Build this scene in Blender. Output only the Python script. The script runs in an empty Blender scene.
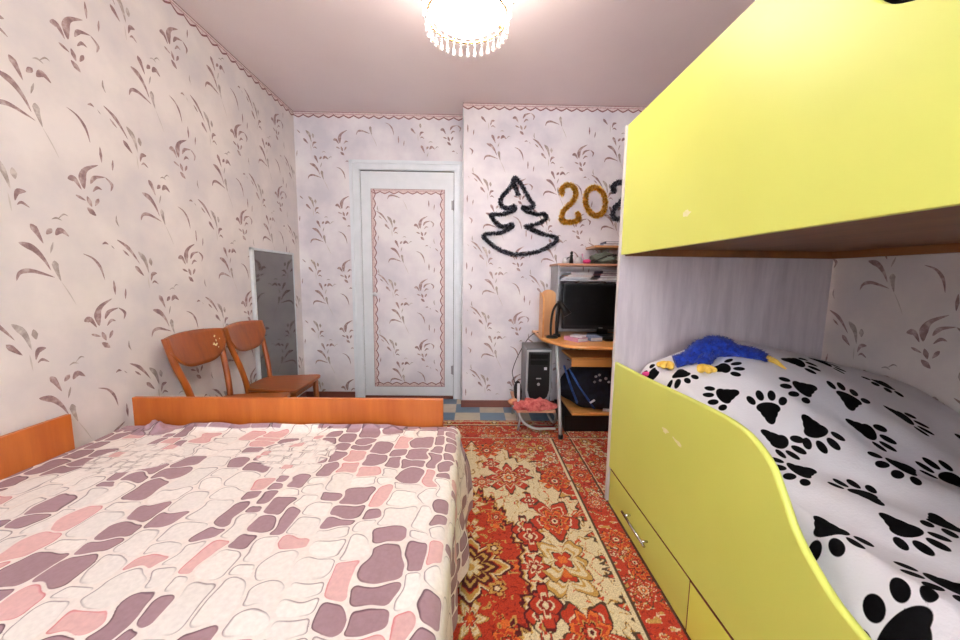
import bpy, bmesh, math, random
import numpy as np
from mathutils import Vector, Matrix, noise as mnoise
random.seed(7); rng = np.random.default_rng(5)
S = bpy.context.scene; COL = S.collection; PI = math.pi

# ---------------------------------------------------------------- materials
def lin(c):
    return tuple(((v/255)/12.92 if v/255 <= .04045 else ((v/255+.055)/1.055)**2.4) for v in c) + (1,)
def base_mat(name):
    m = bpy.data.materials.new(name); m.use_nodes = True
    nt = m.node_tree; b = nt.nodes['Principled BSDF']
    return m, nt, b
def setp(b, rough=.5, metal=0, spec=.5, coat=0, sheen=0):
    b.inputs['Roughness'].default_value = rough; b.inputs['Metallic'].default_value = metal
    b.inputs['Specular IOR Level'].default_value = spec
    b.inputs['Coat Weight'].default_value = coat; b.inputs['Coat Roughness'].default_value = .15
    b.inputs['Sheen Weight'].default_value = sheen
def tex_noise(nt, scale, detail=3, stretch=(1,1,1), rough=.5):
    tc = nt.nodes.new('ShaderNodeTexCoord'); mp = nt.nodes.new('ShaderNodeMapping')
    mp.inputs['Scale'].default_value = stretch
    n = nt.nodes.new('ShaderNodeTexNoise'); n.inputs['Scale'].default_value = scale
    n.inputs['Detail'].default_value = detail; n.inputs['Roughness'].default_value = rough
    nt.links.new(tc.outputs['Object'], mp.inputs['Vector']); nt.links.new(mp.outputs[0], n.inputs['Vector'])
    return n
def ramp(nt, fac, stops):
    r = nt.nodes.new('ShaderNodeValToRGB'); e = r.color_ramp.elements
    while len(e) < len(stops): e.new(.5)
    for i, (p, c) in enumerate(stops): e[i].position = p; e[i].color = c if len(c) == 4 else lin(c)
    nt.links.new(fac, r.inputs['Fac']); return r.outputs['Color']
def bump(nt, b, h, strength=.3, dist=.005):
    bp = nt.nodes.new('ShaderNodeBump'); bp.inputs['Strength'].default_value = strength
    bp.inputs['Distance'].default_value = dist
    nt.links.new(h, bp.inputs['Height']); nt.links.new(bp.outputs[0], b.inputs['Normal'])
def mat(name, c, c2=None, rough=.5, metal=0, spec=.5, scale=8, stretch=(1,1,1), coat=0, bmp=0, sheen=0):
    m, nt, b = base_mat(name); setp(b, rough, metal, spec, coat, sheen)
    c2 = c2 or tuple(max(0, v*.93) for v in c)
    n = tex_noise(nt, scale, 4, stretch)
    nt.links.new(ramp(nt, n.outputs['Fac'], [(.35, c2), (.65, c)]), b.inputs['Base Color'])
    if bmp: bump(nt, b, n.outputs['Fac'], bmp)
    return m
def wood(name, c, c2, axis='z', rough=.4, scale=6, coat=.2):
    st = {'x': (.12, 1, 1), 'y': (1, .12, 1), 'z': (1, 1, .12)}[axis]
    m, nt, b = base_mat(name); setp(b, rough, coat=coat)
    n = tex_noise(nt, scale*4, 6, st, .65)
    n2 = tex_noise(nt, scale*.5, 2, st)
    mx = nt.nodes.new('ShaderNodeMath'); mx.operation = 'ADD'
    s1 = nt.nodes.new('ShaderNodeMath'); s1.operation = 'MULTIPLY'; s1.inputs[1].default_value = .6
    s2 = nt.nodes.new('ShaderNodeMath'); s2.operation = 'MULTIPLY'; s2.inputs[1].default_value = .4
    nt.links.new(n.outputs['Fac'], s1.inputs[0]); nt.links.new(n2.outputs['Fac'], s2.inputs[0])
    nt.links.new(s1.outputs[0], mx.inputs[0]); nt.links.new(s2.outputs[0], mx.inputs[1])
    nt.links.new(ramp(nt, mx.outputs[0], [(.36, c2), (.62, c)]), b.inputs['Base Color'])
    bump(nt, b, n.outputs['Fac'], .08, .001)
    return m
def emis(name, c, s):
    m, nt, b = base_mat(name)
    b.inputs['Emission Color'].default_value = lin(c); b.inputs['Emission Strength'].default_value = s
    b.inputs['Base Color'].default_value = lin(c); return m
def glass(name, c=(255,255,255), rough=.02):
    m, nt, b = base_mat(name); setp(b, rough)
    b.inputs['Base Color'].default_value = lin(c); b.inputs['Transmission Weight'].default_value = 1
    b.inputs['IOR'].default_value = 1.5
    return m

# wallpaper ground: soft cloudy relief
def paper_mat(name, c, c2, c3):
    m, nt, b = base_mat(name); setp(b, .55, spec=.35)
    n = tex_noise(nt, 3.2, 5, (1,1,1), .55)
    nt.links.new(ramp(nt, n.outputs['Fac'], [(.36, c3), (.5, c2), (.62, c)]), b.inputs['Base Color'])
    n2 = tex_noise(nt, 60, 4)
    bump(nt, b, n2.outputs['Fac'], .12, .002)
    return m
M_paper = paper_mat('wallpaper_ground', (232,223,219), (224,215,212), (214,206,206))
M_paper_cool = paper_mat('wallpaper_ground_pale', (236,231,233), (227,220,225), (213,207,214))
def motif_mat(name, dark, mid, pale):
    m, nt, b = base_mat(name); setp(b, .55, spec=.3)
    n = tex_noise(nt, 34, 4, (1,1,1), .6)
    nt.links.new(ramp(nt, n.outputs['Fac'], [(.34, dark), (.5, mid), (.66, pale)]), b.inputs['Base Color']); return m
M_motif = motif_mat('wallpaper_motif_mauve', (136,108,108), (160,132,130), (196,176,172))
M_motif2 = motif_mat('wallpaper_motif_taupe', (154,140,134), (176,162,156), (208,196,190))
M_stem = mat('wallpaper_motif_stem', (205,194,186), (196,186,180), rough=.55, scale=30)
M_bord_pale = mat('border_pale', (226,210,208), (212,192,190), rough=.6, scale=60)
M_bord_mid = mat('border_mid', (206,172,170), (180,142,142), rough=.6, scale=60)
M_bord_dark = mat('border_dark', (150,98,102), (124,78,82), rough=.6, scale=60)
M_ceiling = mat('ceiling_pink_film', (236,221,220), (232,216,216), rough=.3, spec=.6, scale=2)
M_white = mat('white_door_paint', (230,234,239), (224,229,234), rough=.35, scale=12)
M_whitew = mat('white_paint', (226,228,230), (214,216,220), rough=.4, scale=20)
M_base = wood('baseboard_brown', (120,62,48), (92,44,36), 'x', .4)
M_board = None
M_bedwood = wood('orange_veneer', (200,110,42), (170,80,22), 'z', .38, 3)
M_chair = wood('chair_orange_wood', (166,84,12), (126,56,4), 'z', .38, 5, .1)
M_seat = wood('chair_seat_wood', (164,84,16), (122,56,6), 'x', .38, 5, .1)
M_green = mat('lime_panel', (214,217,104), (208,211,97), rough=.42, spec=.5, scale=1.5, coat=0)
M_green2 = mat('lime_panel_bright', (228,228,100), (222,223,92), rough=.4, spec=.5, scale=1.5, coat=0)
M_scuff = mat('panel_scuff', (236,230,190), (226,220,160), rough=.5, scale=80)
M_ash = wood('pale_ash_laminate', (216,204,206), (184,170,176), 'z', .4, 5, .1)
M_edge = mat('panel_edge_band', (214,206,200), rough=.4)
M_slatwood = wood('brown_board', (142,90,44), (108,66,30), 'y', .5, 4)
M_chrome = mat('chrome', (200,200,200), rough=.2, metal=1)
M_desk = wood('beech_laminate', (226,160,88), (206,138,66), 'x', .35, 5)
M_desk2 = wood('beech_laminate_upright', (214,158,104), (190,132,80), 'z', .4, 5)
M_shelfpink = wood('pinkish_beech', (204,150,116), (184,128,98), 'x', .4, 5)
M_metal = mat('grey_painted_metal', (176,178,176), (160,162,160), rough=.35, metal=.4)
M_greypl = mat('grey_panel', (168,166,170), (150,148,152), rough=.5)
M_black = mat('black_plastic', (16,16,18), (10,10,12), rough=.4, spec=.35)
M_screen = mat('monitor_black', (5,5,6), (3,3,4), rough=.45, spec=.2)
M_darkgrey = mat('dark_grey_plastic', (92,94,98), (80,82,86), rough=.4)
M_silver = mat('silver_plastic', (170,170,172), (150,150,152), rough=.3, metal=.3)
M_navy = mat('navy_fabric', (18,24,44), (10,12,24), rough=.85, scale=25, bmp=.3)
M_bluestripe = mat('blue_webbing', (42,84,150), (30,60,120), rough=.7, scale=40)
M_label = mat('white_label', (226,228,232), rough=.5)
M_dark = mat('dark_fabric', (16,15,20), (10,9,12), rough=.9, scale=20)
M_pinkcloth = mat('pink_red_cloth', (206,112,104), (168,66,64), rough=.9, scale=40, bmp=.4)
M_orangecloth = mat('peach_plush', (214,150,110), (190,120,90), rough=.9, scale=40)
M_pink = mat('pink_plastic', (220,60,130), rough=.5)
M_paperw = mat('paper_white', (226,222,222), (206,202,206), rough=.7, scale=30)
M_paperb = mat('paper_blue', (140,156,186), (120,134,166), rough=.6, scale=30)
M_purple = mat('book_purple', (64,52,90), (44,36,66), rough=.5)
M_bookpink = mat('book_pink', (206,150,176), (190,130,160), rough=.5)
M_kgreen = mat('olive_grey_fabric', (112,120,106), (84,92,82), rough=.9)
M_toy = mat('blue_plush', (18,60,176), (6,28,116), rough=.95, scale=60, bmp=.6, sheen=.15)
M_toyy = mat('yellow_plush', (240,200,96), (226,178,66), rough=.9, scale=50, bmp=.3)
M_mirror, _nt, _b = base_mat('grey_mirror'); setp(_b, .06, 1)
_b.inputs['Base Color'].default_value = lin((122,119,116))
M_mattress = mat('mattress_ticking', (206,200,196), rough=.9)
M_goldt = mat('gold_tinsel', (250,208,96), (206,150,40), rough=.3, metal=1, scale=60)
M_blackt = mat('black_tinsel', (62,62,74), (26,26,34), rough=.3, metal=.7, scale=60)
M_greyt = mat('graphite_tinsel', (96,92,104), (60,58,70), rough=.3, metal=.9, scale=60)
M_glint = mat('silver_glints', (170,172,186), (120,120,136), rough=.4, metal=.3, scale=60)
M_glint_gold = mat('gold_glints', (255,232,150), (240,200,90), rough=.45, metal=.2, scale=60)
M_crystal, _nt, _b = base_mat('crystal'); setp(_b, .03)
_b.inputs['Base Color'].default_value = (1,1,1,1); _b.inputs['Transmission Weight'].default_value = .9; _b.inputs['IOR'].default_value = 1.45
M_brass = mat('brass', (190,150,90), rough=.25, metal=1)
M_lamp = emis('glowing_frosted_glass', (255,247,238), 42)
M_winglass = glass('window_glass')

# ---------------------------------------------------------------- mesh helpers
def NB(): return bmesh.new()
def box(bm, a, b, bev=0, mi=0, rot=None, piv=None):
    x0,y0,z0 = a; x1,y1,z1 = b
    vs = [bm.verts.new(p) for p in ((x0,y0,z0),(x1,y0,z0),(x1,y1,z0),(x0,y1,z0),(x0,y0,z1),(x1,y0,z1),(x1,y1,z1),(x0,y1,z1))]
    fs = [bm.faces.new([vs[i] for i in f]) for f in ((3,2,1,0),(4,5,6,7),(0,1,5,4),(1,2,6,5),(2,3,7,6),(3,0,4,7))]
    for f in fs: f.material_index = mi
    if rot is not None:
        c = Vector(piv) if piv is not None else (Vector(a)+Vector(b))/2
        for v in vs: v.co = c + rot @ (v.co-c)
    if bev:
        es = {e for f in fs for e in f.edges}
        r = bmesh.ops.bevel(bm, geom=list(es), offset=bev, segments=2, affect='EDGES', profile=.6)
        for f in r['faces']: f.material_index = mi
def tube(bm, pts, r, n=10, mi=0, cap=True, radii=None, flat=1):
    pts = [Vector(p) for p in pts]; rings = []
    prev = None
    for i, p in enumerate(pts):
        t = (pts[min(i+1, len(pts)-1)] - pts[max(i-1, 0)]).normalized()
        if prev is None:
            a = t.orthogonal().normalized()
            if abs(t.z) < .9: a = (Vector((0,0,1)) - t*t.z).normalized()
        else: a = (prev - t*prev.dot(t)).normalized()
        prev = a; b = t.cross(a); rr = radii[i] if radii else r
        rings.append([bm.verts.new(p + a*math.cos(2*PI*k/n)*rr + b*math.sin(2*PI*k/n)*rr*flat) for k in range(n)])
    for i in range(len(rings)-1):
        for k in range(n):
            f = bm.faces.new((rings[i][k], rings[i][(k+1)%n], rings[i+1][(k+1)%n], rings[i+1][k])); f.material_index = mi; f.smooth = True
    if cap:
        for rg, rev in ((rings[0], True), (rings[-1], False)):
            f = bm.faces.new(list(reversed(rg)) if rev else rg); f.material_index = mi
def smooth_pts(pts, n=6, closed=False):
    P = [Vector(p) for p in pts]; out = []; L = len(P)
    rng_ = range(L) if closed else range(L-1)
    for i in rng_:
        p0 = P[(i-1)%L] if closed or i > 0 else P[0]; p1 = P[i]; p2 = P[(i+1)%L]; p3 = P[(i+2)%L] if closed or i+2 < L else P[-1]
        for k in range(n):
            t = k/n
            out.append(.5*((2*p1)+(-p0+p2)*t+(2*p0-5*p1+4*p2-p3)*t*t+(-p0+3*p1-3*p2+p3)*t**3))
    if not closed: out.append(P[-1].copy())
    return out
def lathe(bm, prof, c=(0,0,0), n=32, mi=0):
    c = Vector(c); rings = []
    for r, z in prof:
        if r < 1e-5: rings.append([bm.verts.new(c+Vector((0,0,z)))])
        else: rings.append([bm.verts.new(c+Vector((r*math.cos(2*PI*k/n), r*math.sin(2*PI*k/n), z))) for k in range(n)])
    for a, b in zip(rings, rings[1:]):
        for k in range(n):
            if len(a) == 1 and len(b) == 1: continue
            if len(a) == 1: f = bm.faces.new((a[0], b[(k+1)%n], b[k]))
            elif len(b) == 1: f = bm.faces.new((a[k], a[(k+1)%n], b[0]))
            else: f = bm.faces.new((a[k], a[(k+1)%n], b[(k+1)%n], b[k]))
            f.smooth = True; f.material_index = mi
def blob(bm, c, r, mi=0, sub=3, amp=.0, freq=8, rot=None):
    res = bmesh.ops.create_icosphere(bm, subdivisions=sub, radius=1)
    for v in res['verts']:
        d = v.co.copy(); k = 1 + amp*mnoise.noise(d*freq*.3 + Vector(c)*7)
        q = Vector((d.x*r[0], d.y*r[1], d.z*r[2]))*k
        if rot is not None: q = rot @ q
        v.co = Vector(c)+q
        for f in v.link_faces: f.smooth = True; f.material_index = mi
def plate(bm, loops, th, plane='YZ', at=0, bev=.001, mi=0):
    """2D loops (first outer, others holes) extruded by th along the plane's normal."""
    cu = bpy.data.curves.new('t', 'CURVE'); cu.dimensions = '2D'; cu.fill_mode = 'BOTH'
    cu.extrude = th/2-bev; cu.bevel_depth = bev; cu.bevel_resolution = 0
    for L in loops:
        sp = cu.splines.new('POLY'); sp.points.add(len(L)-1); sp.use_cyclic_u = True
        for q, (x, y) in zip(sp.points, L): q.co = (x, y, 0, 1)
    ob = bpy.data.objects.new('t', cu); COL.objects.link(ob)
    dg = bpy.context.evaluated_depsgraph_get(); me = bpy.data.meshes.new_from_object(ob.evaluated_get(dg))
    n0 = len(bm.verts); bm.from_mesh(me); bm.verts.ensure_lookup_table()
    for v in bm.verts[n0:]:
        x, y, z = v.co
        v.co = {'YZ': (z+at, x, y), 'XZ': (x, z+at, y), 'XY': (x, y, z+at)}[plane]
        for f in v.link_faces: f.material_index = mi
    bmesh.ops.remove_doubles(bm, verts=list(bm.verts)[n0:], dist=1e-5)
    bpy.data.objects.remove(ob); bpy.data.curves.remove(cu); bpy.data.meshes.remove(me)
WL = {}
def obj(name, bm, m, parent=None, recalc=True, loc=None):
    if recalc: bmesh.ops.recalc_face_normals(bm, faces=list(bm.faces))
    me = bpy.data.meshes.new(name); base = Vector(WL.get(parent.name, (0,0,0))) if parent else Vector((0,0,0))
    if loc is not None: base = Vector(loc)
    for v in bm.verts: v.co -= base
    bm.to_mesh(me); bm.free()
    for mm in (m if isinstance(m, (list, tuple)) else [m]): me.materials.append(mm)
    o = bpy.data.objects.new(name, me); COL.objects.link(o)
    if parent: o.parent = parent; WL[o.name] = tuple(base)
    else: o.location = base; WL[o.name] = tuple(base)
    return o
def tag(o, label=None, cat=None, group=None, kind=None):
    if label: o['label'] = label
    if cat: o['category'] = cat
    if group: o['group'] = group
    if kind: o['kind'] = kind
    return o
def thing(name, label, cat, loc=(0,0,0), group=None):
    o = bpy.data.objects.new(name, None); COL.objects.link(o); o.location = loc; o.empty_display_size = .05
    WL[o.name] = tuple(loc); return tag(o, label, cat, group)
def copy_tree(o, parent=None):
    c = o.copy(); COL.objects.link(c); c.parent = parent
    for ch in list(o.children): copy_tree(ch, c)
    return c
def grid_obj(name, P, m, attrs=None, floc=None, parent=None):
    """P: (nu,nv,3) numpy array of points -> smooth grid mesh with point attributes"""
    nu, nv, _ = P.shape; me = bpy.data.meshes.new(name)
    idx = np.arange(nu*nv).reshape(nu, nv)
    q = np.stack([idx[:-1,:-1], idx[1:,:-1], idx[1:,1:], idx[:-1,1:]], -1).reshape(-1, 4)
    me.vertices.add(nu*nv); me.loops.add(q.size); me.polygons.add(len(q))
    base = np.array(WL[parent.name]) if parent else np.array(floc if floc else (0,0,0))
    me.vertices.foreach_set('co', (P-base).reshape(-1).astype(np.float32))
    me.loops.foreach_set('vertex_index', q.reshape(-1).astype(np.int32))
    me.polygons.foreach_set('loop_start', np.arange(0, q.size, 4).astype(np.int32))
    me.polygons.foreach_set('loop_total', np.full(len(q), 4, np.int32))
    me.polygons.foreach_set('use_smooth', np.ones(len(q), bool))
    me.update(calc_edges=True); me.validate()
    for k, v in (attrs or {}).items():
        if v.ndim == 2: a = me.attributes.new(k, 'FLOAT', 'POINT'); a.data.foreach_set('value', v.reshape(-1).astype(np.float32))
        else:
            a = me.attributes.new(k, 'FLOAT_COLOR', 'POINT')
            c4 = np.ones(v.shape[:2]+(4,), np.float32); c4[..., :3] = v; a.data.foreach_set('color', c4.reshape(-1))
    me.materials.append(m)
    o = bpy.data.objects.new(name, me); COL.objects.link(o)
    if parent: o.parent = parent
    else: o.location = base
    WL[o.name] = tuple(base)
    return o
def struct(name, bm, m): return tag(obj(name, bm, m), kind='structure')
def ss(t): t = np.clip(t, 0, 1); return t*t*(3-2*t)
# value noise in numpy
_G = rng.random((256, 256))
def vn(x, y):
    xi = np.floor(x).astype(int); yi = np.floor(y).astype(int); fx = x-xi; fy = y-yi
    fx = fx*fx*(3-2*fx); fy = fy*fy*(3-2*fy)
    g = lambda a, b: _G[a & 255, b & 255]
    return (g(xi,yi)*(1-fx)+g(xi+1,yi)*fx)*(1-fy)+(g(xi,yi+1)*(1-fx)+g(xi+1,yi+1)*fx)*fy
def fbm(x, y, o=3): return sum(vn(x*2**i+17*i, y*2**i+31*i)/2**(i+1) for i in range(o))

# ---------------------------------------------------------------- room dimensions
XL, XR, YN, D1, D2, XA, H = -1.567, 1.76, -1.35, 3.351, 3.132, -.097, 2.55

# wallpaper motif strokes, in metres relative to a motif's centre (right, up)
def conv(strokes, cx, cy, sx, sy): return [([((x-cx)/sx, -(y-cy)/sy) for x, y in p], w/((sx+sy)/2), m, tp) for p, w, m, tp in strokes]
A_ = conv([
 ([(195,80),(225,120),(262,195)],44,1,.35), ([(110,200),(190,228),(250,290),(290,365)],46,1,.25),
 ([(70,430),(95,382),(160,368),(250,390),(310,410)],32,1,.4), ([(350,135),(390,100),(445,135)],46,1,.4),
 ([(288,135),(330,95)],38,1,.6), ([(335,35),(370,22),(408,35)],14,2,.5), ([(320,300),(328,360),(350,435)],44,2,.25),
 ([(328,180),(300,255)],16,2,.5), ([(350,435),(400,520),(440,600)],9,3,.5)], 320, 400, 2060, 1747)
B_ = conv([
 ([(395,48),(460,90),(510,150),(555,222)],28,1,.4), ([(430,120),(478,168)],16,1,.5), ([(550,125),(600,190),(625,295)],40,2,.35),
 ([(515,240),(580,318)],34,1,.3), ([(695,295),(655,305),(638,360)],32,1,.4), ([(702,388),(668,364),(645,382)],18,1,.5),
 ([(645,170),(652,235)],34,2,.5), ([(612,320),(618,425)],9,3,.5),
 ([(160,168),(220,198),(262,260),(282,350)],20,1,.6), ([(342,352),(344,462)],20,1,.5), ([(424,415),(414,498)],16,1,.5),
 ([(290,92),(312,80),(332,90)],18,1,.5), ([(350,95),(372,120)],8,2,.5)], 600, 330, 1593, 1718)
C_ = conv([
 ([(142,252),(182,245),(218,300)],40,1,.35), ([(236,292),(232,220),(262,165),(342,120)],48,1,.3),
 ([(278,252),(310,205),(382,185)],28,1,.4), ([(382,185),(425,222),(412,268)],22,1,.5), ([(288,298),(320,265),(352,272)],22,1,.5),
 ([(178,338),(238,362)],20,1,.4), ([(248,332),(272,394)],30,1,.5), ([(324,332),(294,384)],26,1,.4), ([(240,402),(294,446)],36,1,.5),
 ([(60,500),(95,468),(120,475)],10,2,.5), ([(435,420),(432,460),(448,495)],14,2,.5)], 265, 280, 1618, 1549)
def stroke_poly(pts, w, peak):
    P = smooth_pts([(x, y, 0) for x, y in pts], 6); L = len(P); a = []; b = []
    for i, p in enumerate(P):
        t = i/(L-1); k = (t/peak)**.7 if t < peak else ((1-t)/(1-peak))**.8
        d = (P[min(i+1, L-1)]-P[max(i-1, 0)]).normalized(); nrm = Vector((-d.y, d.x, 0)); hw = w*.5*max(k, .03)
        a.append(p+nrm*hw); b.append(p-nrm*hw)
    return a, b
def clip_ok(u, v, u0, u1, v0, v1): return u0 < u < u1 and v0 < v < v1
def motifs(bm, f, u0, u1, v0, v1, cu, cv, offs=((-.185,.26),(.22,.255))):
    """f(u,v)->point slightly in front of the wall; motif lattice anchored at C motif (cu,cv)"""
    Sx, V = .50, .555
    for i in range(int((u0-cu)/Sx)-2, int((u1-cu)/Sx)+3):
        for k in range(-6, 7):
            ou = cu+i*Sx; ov = cv+(k+.5*(i % 2))*V
            for strokes, du, dv in ((A_,)+offs[0], (B_,)+offs[1], (C_,0,0)):
                for pts, w, m, tp in strokes:
                    a, b = stroke_poly(pts, w, tp)
                    uv = [(ou+du+p.x, ov+dv+p.y) for p in a], [(ou+du+p.x, ov+dv+p.y) for p in b]
                    if not all(clip_ok(u, v, u0, u1, v0, v1) for s in uv for u, v in s): continue
                    va = [bm.verts.new(f(*q)) for q in uv[0]]; vb = [bm.verts.new(f(*q)) for q in uv[1]]
                    for j in range(len(va)-1):
                        bm.faces.new((va[j], va[j+1], vb[j+1], vb[j])).material_index = m
def wallbox(name, a, b, paper, f, rect, cu, cv, **kw):
    bm = NB(); box(bm, a, b); motifs(bm, f, *rect, cu, cv, **kw)
    return struct(name, bm, [paper, M_motif, M_motif2, M_stem])
e = .0006
wallbox('wall_left', (XL-.1, YN-.1, 0), (XL, D1+.1, H), M_paper, lambda u, v: (XL+e, u, v), (YN, D1-.01, .02, H-.06), 1.56, .932, offs=((-.155,.20),(.225,.195)))
wallbox('wall_back', (XL, D1, 0), (XA, D1+.1, H), M_paper_cool, lambda u, v: (u, D1-e, v), (XL+.01, -1.1, .02, H-.06), -1.156, 1.745)
bm = NB()
motifs(bm, lambda u, v: (u, D1-e, v), -1.1, XA-.01, 2.165, H-.06, -.224, 2.40)
o = bpy.data.objects['wall_back']; bm2 = NB(); bm2.from_mesh(o.data)
tmp = bpy.data.meshes.new('t'); bm.to_mesh(tmp); bm.free(); bm2.from_mesh(tmp); bm2.to_mesh(o.data); bm2.free()
wallbox('wall_alcove', (XA, D2, 0), (XR+.1, D1+.1, H), M_paper_cool, lambda u, v: (u, D2-e, v), (XA+.01, XR-.01, .08, H-.06), .385, 2.42)
wallbox('wall_right', (XR, YN-.1, 0), (XR+.1, D2, H), M_paper, lambda u, v: (XR-e, -u, v), (-D2+.01, -YN, .02, H-.06), -1.35, .927, offs=((-.155,.20),(.225,.195)))
# near wall with a window (behind the camera)
bm = NB()
wx0, wx1, wz0, wz1 = -.75, .75, .85, 2.25
box(bm, (XL, YN-.1, 0), (wx0, YN, H)); box(bm, (wx1, YN-.1, 0), (XR, YN, H)); box(bm, (wx0, YN-.1, 0), (wx1, YN, wz0)); box(bm, (wx0, YN-.1, wz1), (wx1, YN, H))
struct('wall_near', bm, M_paper)
bm = NB()
for a, b in (((wx0,YN-.08,wz0),(wx0+.05,YN-.02,wz1)), ((wx1-.05,YN-.08,wz0),(wx1,YN-.02,wz1)), ((wx0,YN-.08,wz0),(wx1,YN-.02,wz0+.05)), ((wx0,YN-.08,wz1-.05),(wx1,YN-.02,wz1)), ((-.03,YN-.08,wz0),(.03,YN-.02,wz1))):
    box(bm, a, b, .004)
w1 = struct('window_1', bm, M_whitew)
bm = NB(); box(bm, (wx0+.05,YN-.055,wz0+.05), (wx1-.05,YN-.05,wz1-.05)); obj('pane', bm, M_winglass, w1)
# floor with checkered linoleum
m, nt, b = base_mat('blue_and_beige_linoleum'); setp(b, .4)
tc = nt.nodes.new('ShaderNodeTexCoord'); mp = nt.nodes.new('ShaderNodeMapping'); mp.inputs['Location'].default_value = (.14, .137, 0.01)
ck = nt.nodes.new('ShaderNodeTexChecker'); ck.inputs['Scale'].default_value = 4.8
ck.inputs['Color1'].default_value = lin((98,128,152)); ck.inputs['Color2'].default_value = lin((196,184,162))
n = tex_noise(nt, 14, 4); mx = nt.nodes.new('ShaderNodeMix'); mx.data_type = 'RGBA'; mx.blend_type = 'MULTIPLY'; mx.inputs['Factor'].default_value = .35
nt.links.new(tc.outputs['Object'], mp.inputs[0]); nt.links.new(mp.outputs[0], ck.inputs['Vector'])
nt.links.new(ck.outputs[0], mx.inputs['A']); nt.links.new(n.outputs['Fac'], mx.inputs['B']); nt.links.new(mx.outputs['Result'], b.inputs['Base Color'])
bm = NB(); box(bm, (XL-.1, YN-.1, -.1), (XR+.1, D1+.1, 0)); struct('floor', bm, m)
bm = NB(); box(bm, (XL-.1, YN-.1, H), (XR+.1, D1+.1, H+.1)); struct('ceiling', bm, M_ceiling)
# baseboards
bm = NB(); box(bm, (XA, D2-.014, 0), (XR, D2, .062), .003); struct('baseboard_alcove', bm, M_base)
bm = NB(); box(bm, (XL, D1-.014, 0), (-1.094, D1, .062), .003); struct('baseboard_back', bm, M_base)
bm = NB(); box(bm, (XL, YN, 0), (XL+.014, D1-.014, .062), .003); struct('baseboard_left', bm, M_base)
# scalloped border strip
def border(bm, f, L, w=.052, per=.085):
    """f(s,t): s along, t down from the outer edge, lifted off the surface by third arg"""
    n = max(1, round(L/per)); per = L/n; st = 8; N = n*st
    def edge(s, ph=0): x = ((s/per+ph) % 1); return w*(.60+.40*(1-abs(2*x-1)**1.3))
    def band(t0, t1, mi, lift):
        A = [bm.verts.new(f(L*i/N, t0(L*i/N), lift)) for i in range(N+1)]; B = [bm.verts.new(f(L*i/N, t1(L*i/N), lift)) for i in range(N+1)]
        for i in range(N): bm.faces.new((A[i], A[i+1], B[i+1], B[i])).material_index = mi
    band(lambda s: 0, edge, 0, .001)
    band(lambda s: 0, lambda s: w*.10, 2, .0016)
    band(lambda s: w*.26, lambda s: w*.40, 1, .0016)
    band(lambda s: edge(s)-w*.20, lambda s: edge(s), 2, .0016)
BM3 = [M_bord_pale, M_bord_mid, M_bord_dark]
bm = NB(); border(bm, lambda s, t, l: (XL+l, YN+s, H-t), D1-YN); struct('trim_left', bm, BM3)
bm = NB(); border(bm, lambda s, t, l: (XL+s, D1-l, H-t), XA-XL); struct('trim_back', bm, BM3)
bm = NB(); border(bm, lambda s, t, l: (XA+s, D2-l, H-t), XR-XA); struct('trim_alcove', bm, BM3)
bm = NB(); border(bm, lambda s, t, l: (XR-l, YN+s, H-t), D2-YN); struct('trim_right', bm, BM3)
# corner bead of the projecting wall
bm = NB(); tube(bm, [(XA+.004, D2-.001, .062), (XA+.004, D2-.001, H-.05)], .006, 8); struct('trim_corner', bm, M_whitew)
# door: casing + leaf
bm = NB(); fx0, fx1, fz = -1.094, XA-.002, 2.152; lx0, lx1, lz = -1.0, -.18, 2.062
box(bm, (fx0, D1-.018, 0), (lx0-.004, D1, lz+.008)); box(bm, (lx1+.004, D1-.018, 0), (fx1, D1, lz+.008)); box(bm, (fx0, D1-.018, lz+.008), (fx1, D1, fz))
box(bm, (fx0, D1-.030, 0), (fx0+.028, D1-.016, fz), .003); box(bm, (fx1-.028, D1-.030, 0), (fx1, D1-.016, fz), .003); box(bm, (fx0, D1-.030, fz-.028), (fx1, D1-.016, fz), .003)
box(bm, (lx0-.03, D1-.026, 0), (lx0-.006, D1-.016, lz+.03), .003); box(bm, (lx0-.03, D1-.026, lz+.012), (lx1+.03, D1-.016, lz+.036), .003); box(bm, (lx1+.006, D1-.026, 0), (lx1+.03, D1-.016, lz+.03), .003)
tr = struct('trim_door', bm, M_white)
bm = NB(); box(bm, (lx0, D1-.012, .03), (lx1, D1-.002, lz), .002); d1 = struct('door_1', bm, M_white)
bm = NB(); px0, px1, pz0, pz1 = -.912, -.258, .118, 1.912
box(bm, (px0, D1-.014, pz0), (px1, D1-.0125, pz1)); motifs(bm, lambda u, v: (u, D1-.0146, v), px0+.03, px1-.03, pz0+.03, pz1-.03, -.46, .47)
obj('wallpaper_panel', bm, [M_paper_cool, M_motif, M_motif2, M_stem], d1)
bm = NB(); y0 = D1-.0148
border(bm, lambda s, t, l: (px0+s, y0-l, pz1-t), px1-px0, .045); border(bm, lambda s, t, l: (px0+s, y0-l, pz0+t), px1-px0, .045)
border(bm, lambda s, t, l: (px0+t, y0-l-.0005, pz0+s), pz1-pz0, .045); border(bm, lambda s, t, l: (px1-t, y0-l-.0005, pz0+s), pz1-pz0, .045)
obj('border_strip', bm, BM3, d1)
bm = NB(); tube(bm, [(-.885, D1-.012, .985), (-.885, D1-.042, .985)], .008); blob(bm, (-.885, D1-.05, .985), (.02,.014,.02)); obj('door_knob', bm, M_whitew, d1)
for z in (.28, 1.78):
    bm = NB(); tube(bm, [(lx1+.003, D1-.018, z-.045), (lx1+.003, D1-.018, z+.045)], .008); box(bm, (lx1-.02, D1-.0145, z-.04), (lx1+.003, D1-.0118, z+.04)); obj('hinge', bm, M_greypl, d1)
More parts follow.
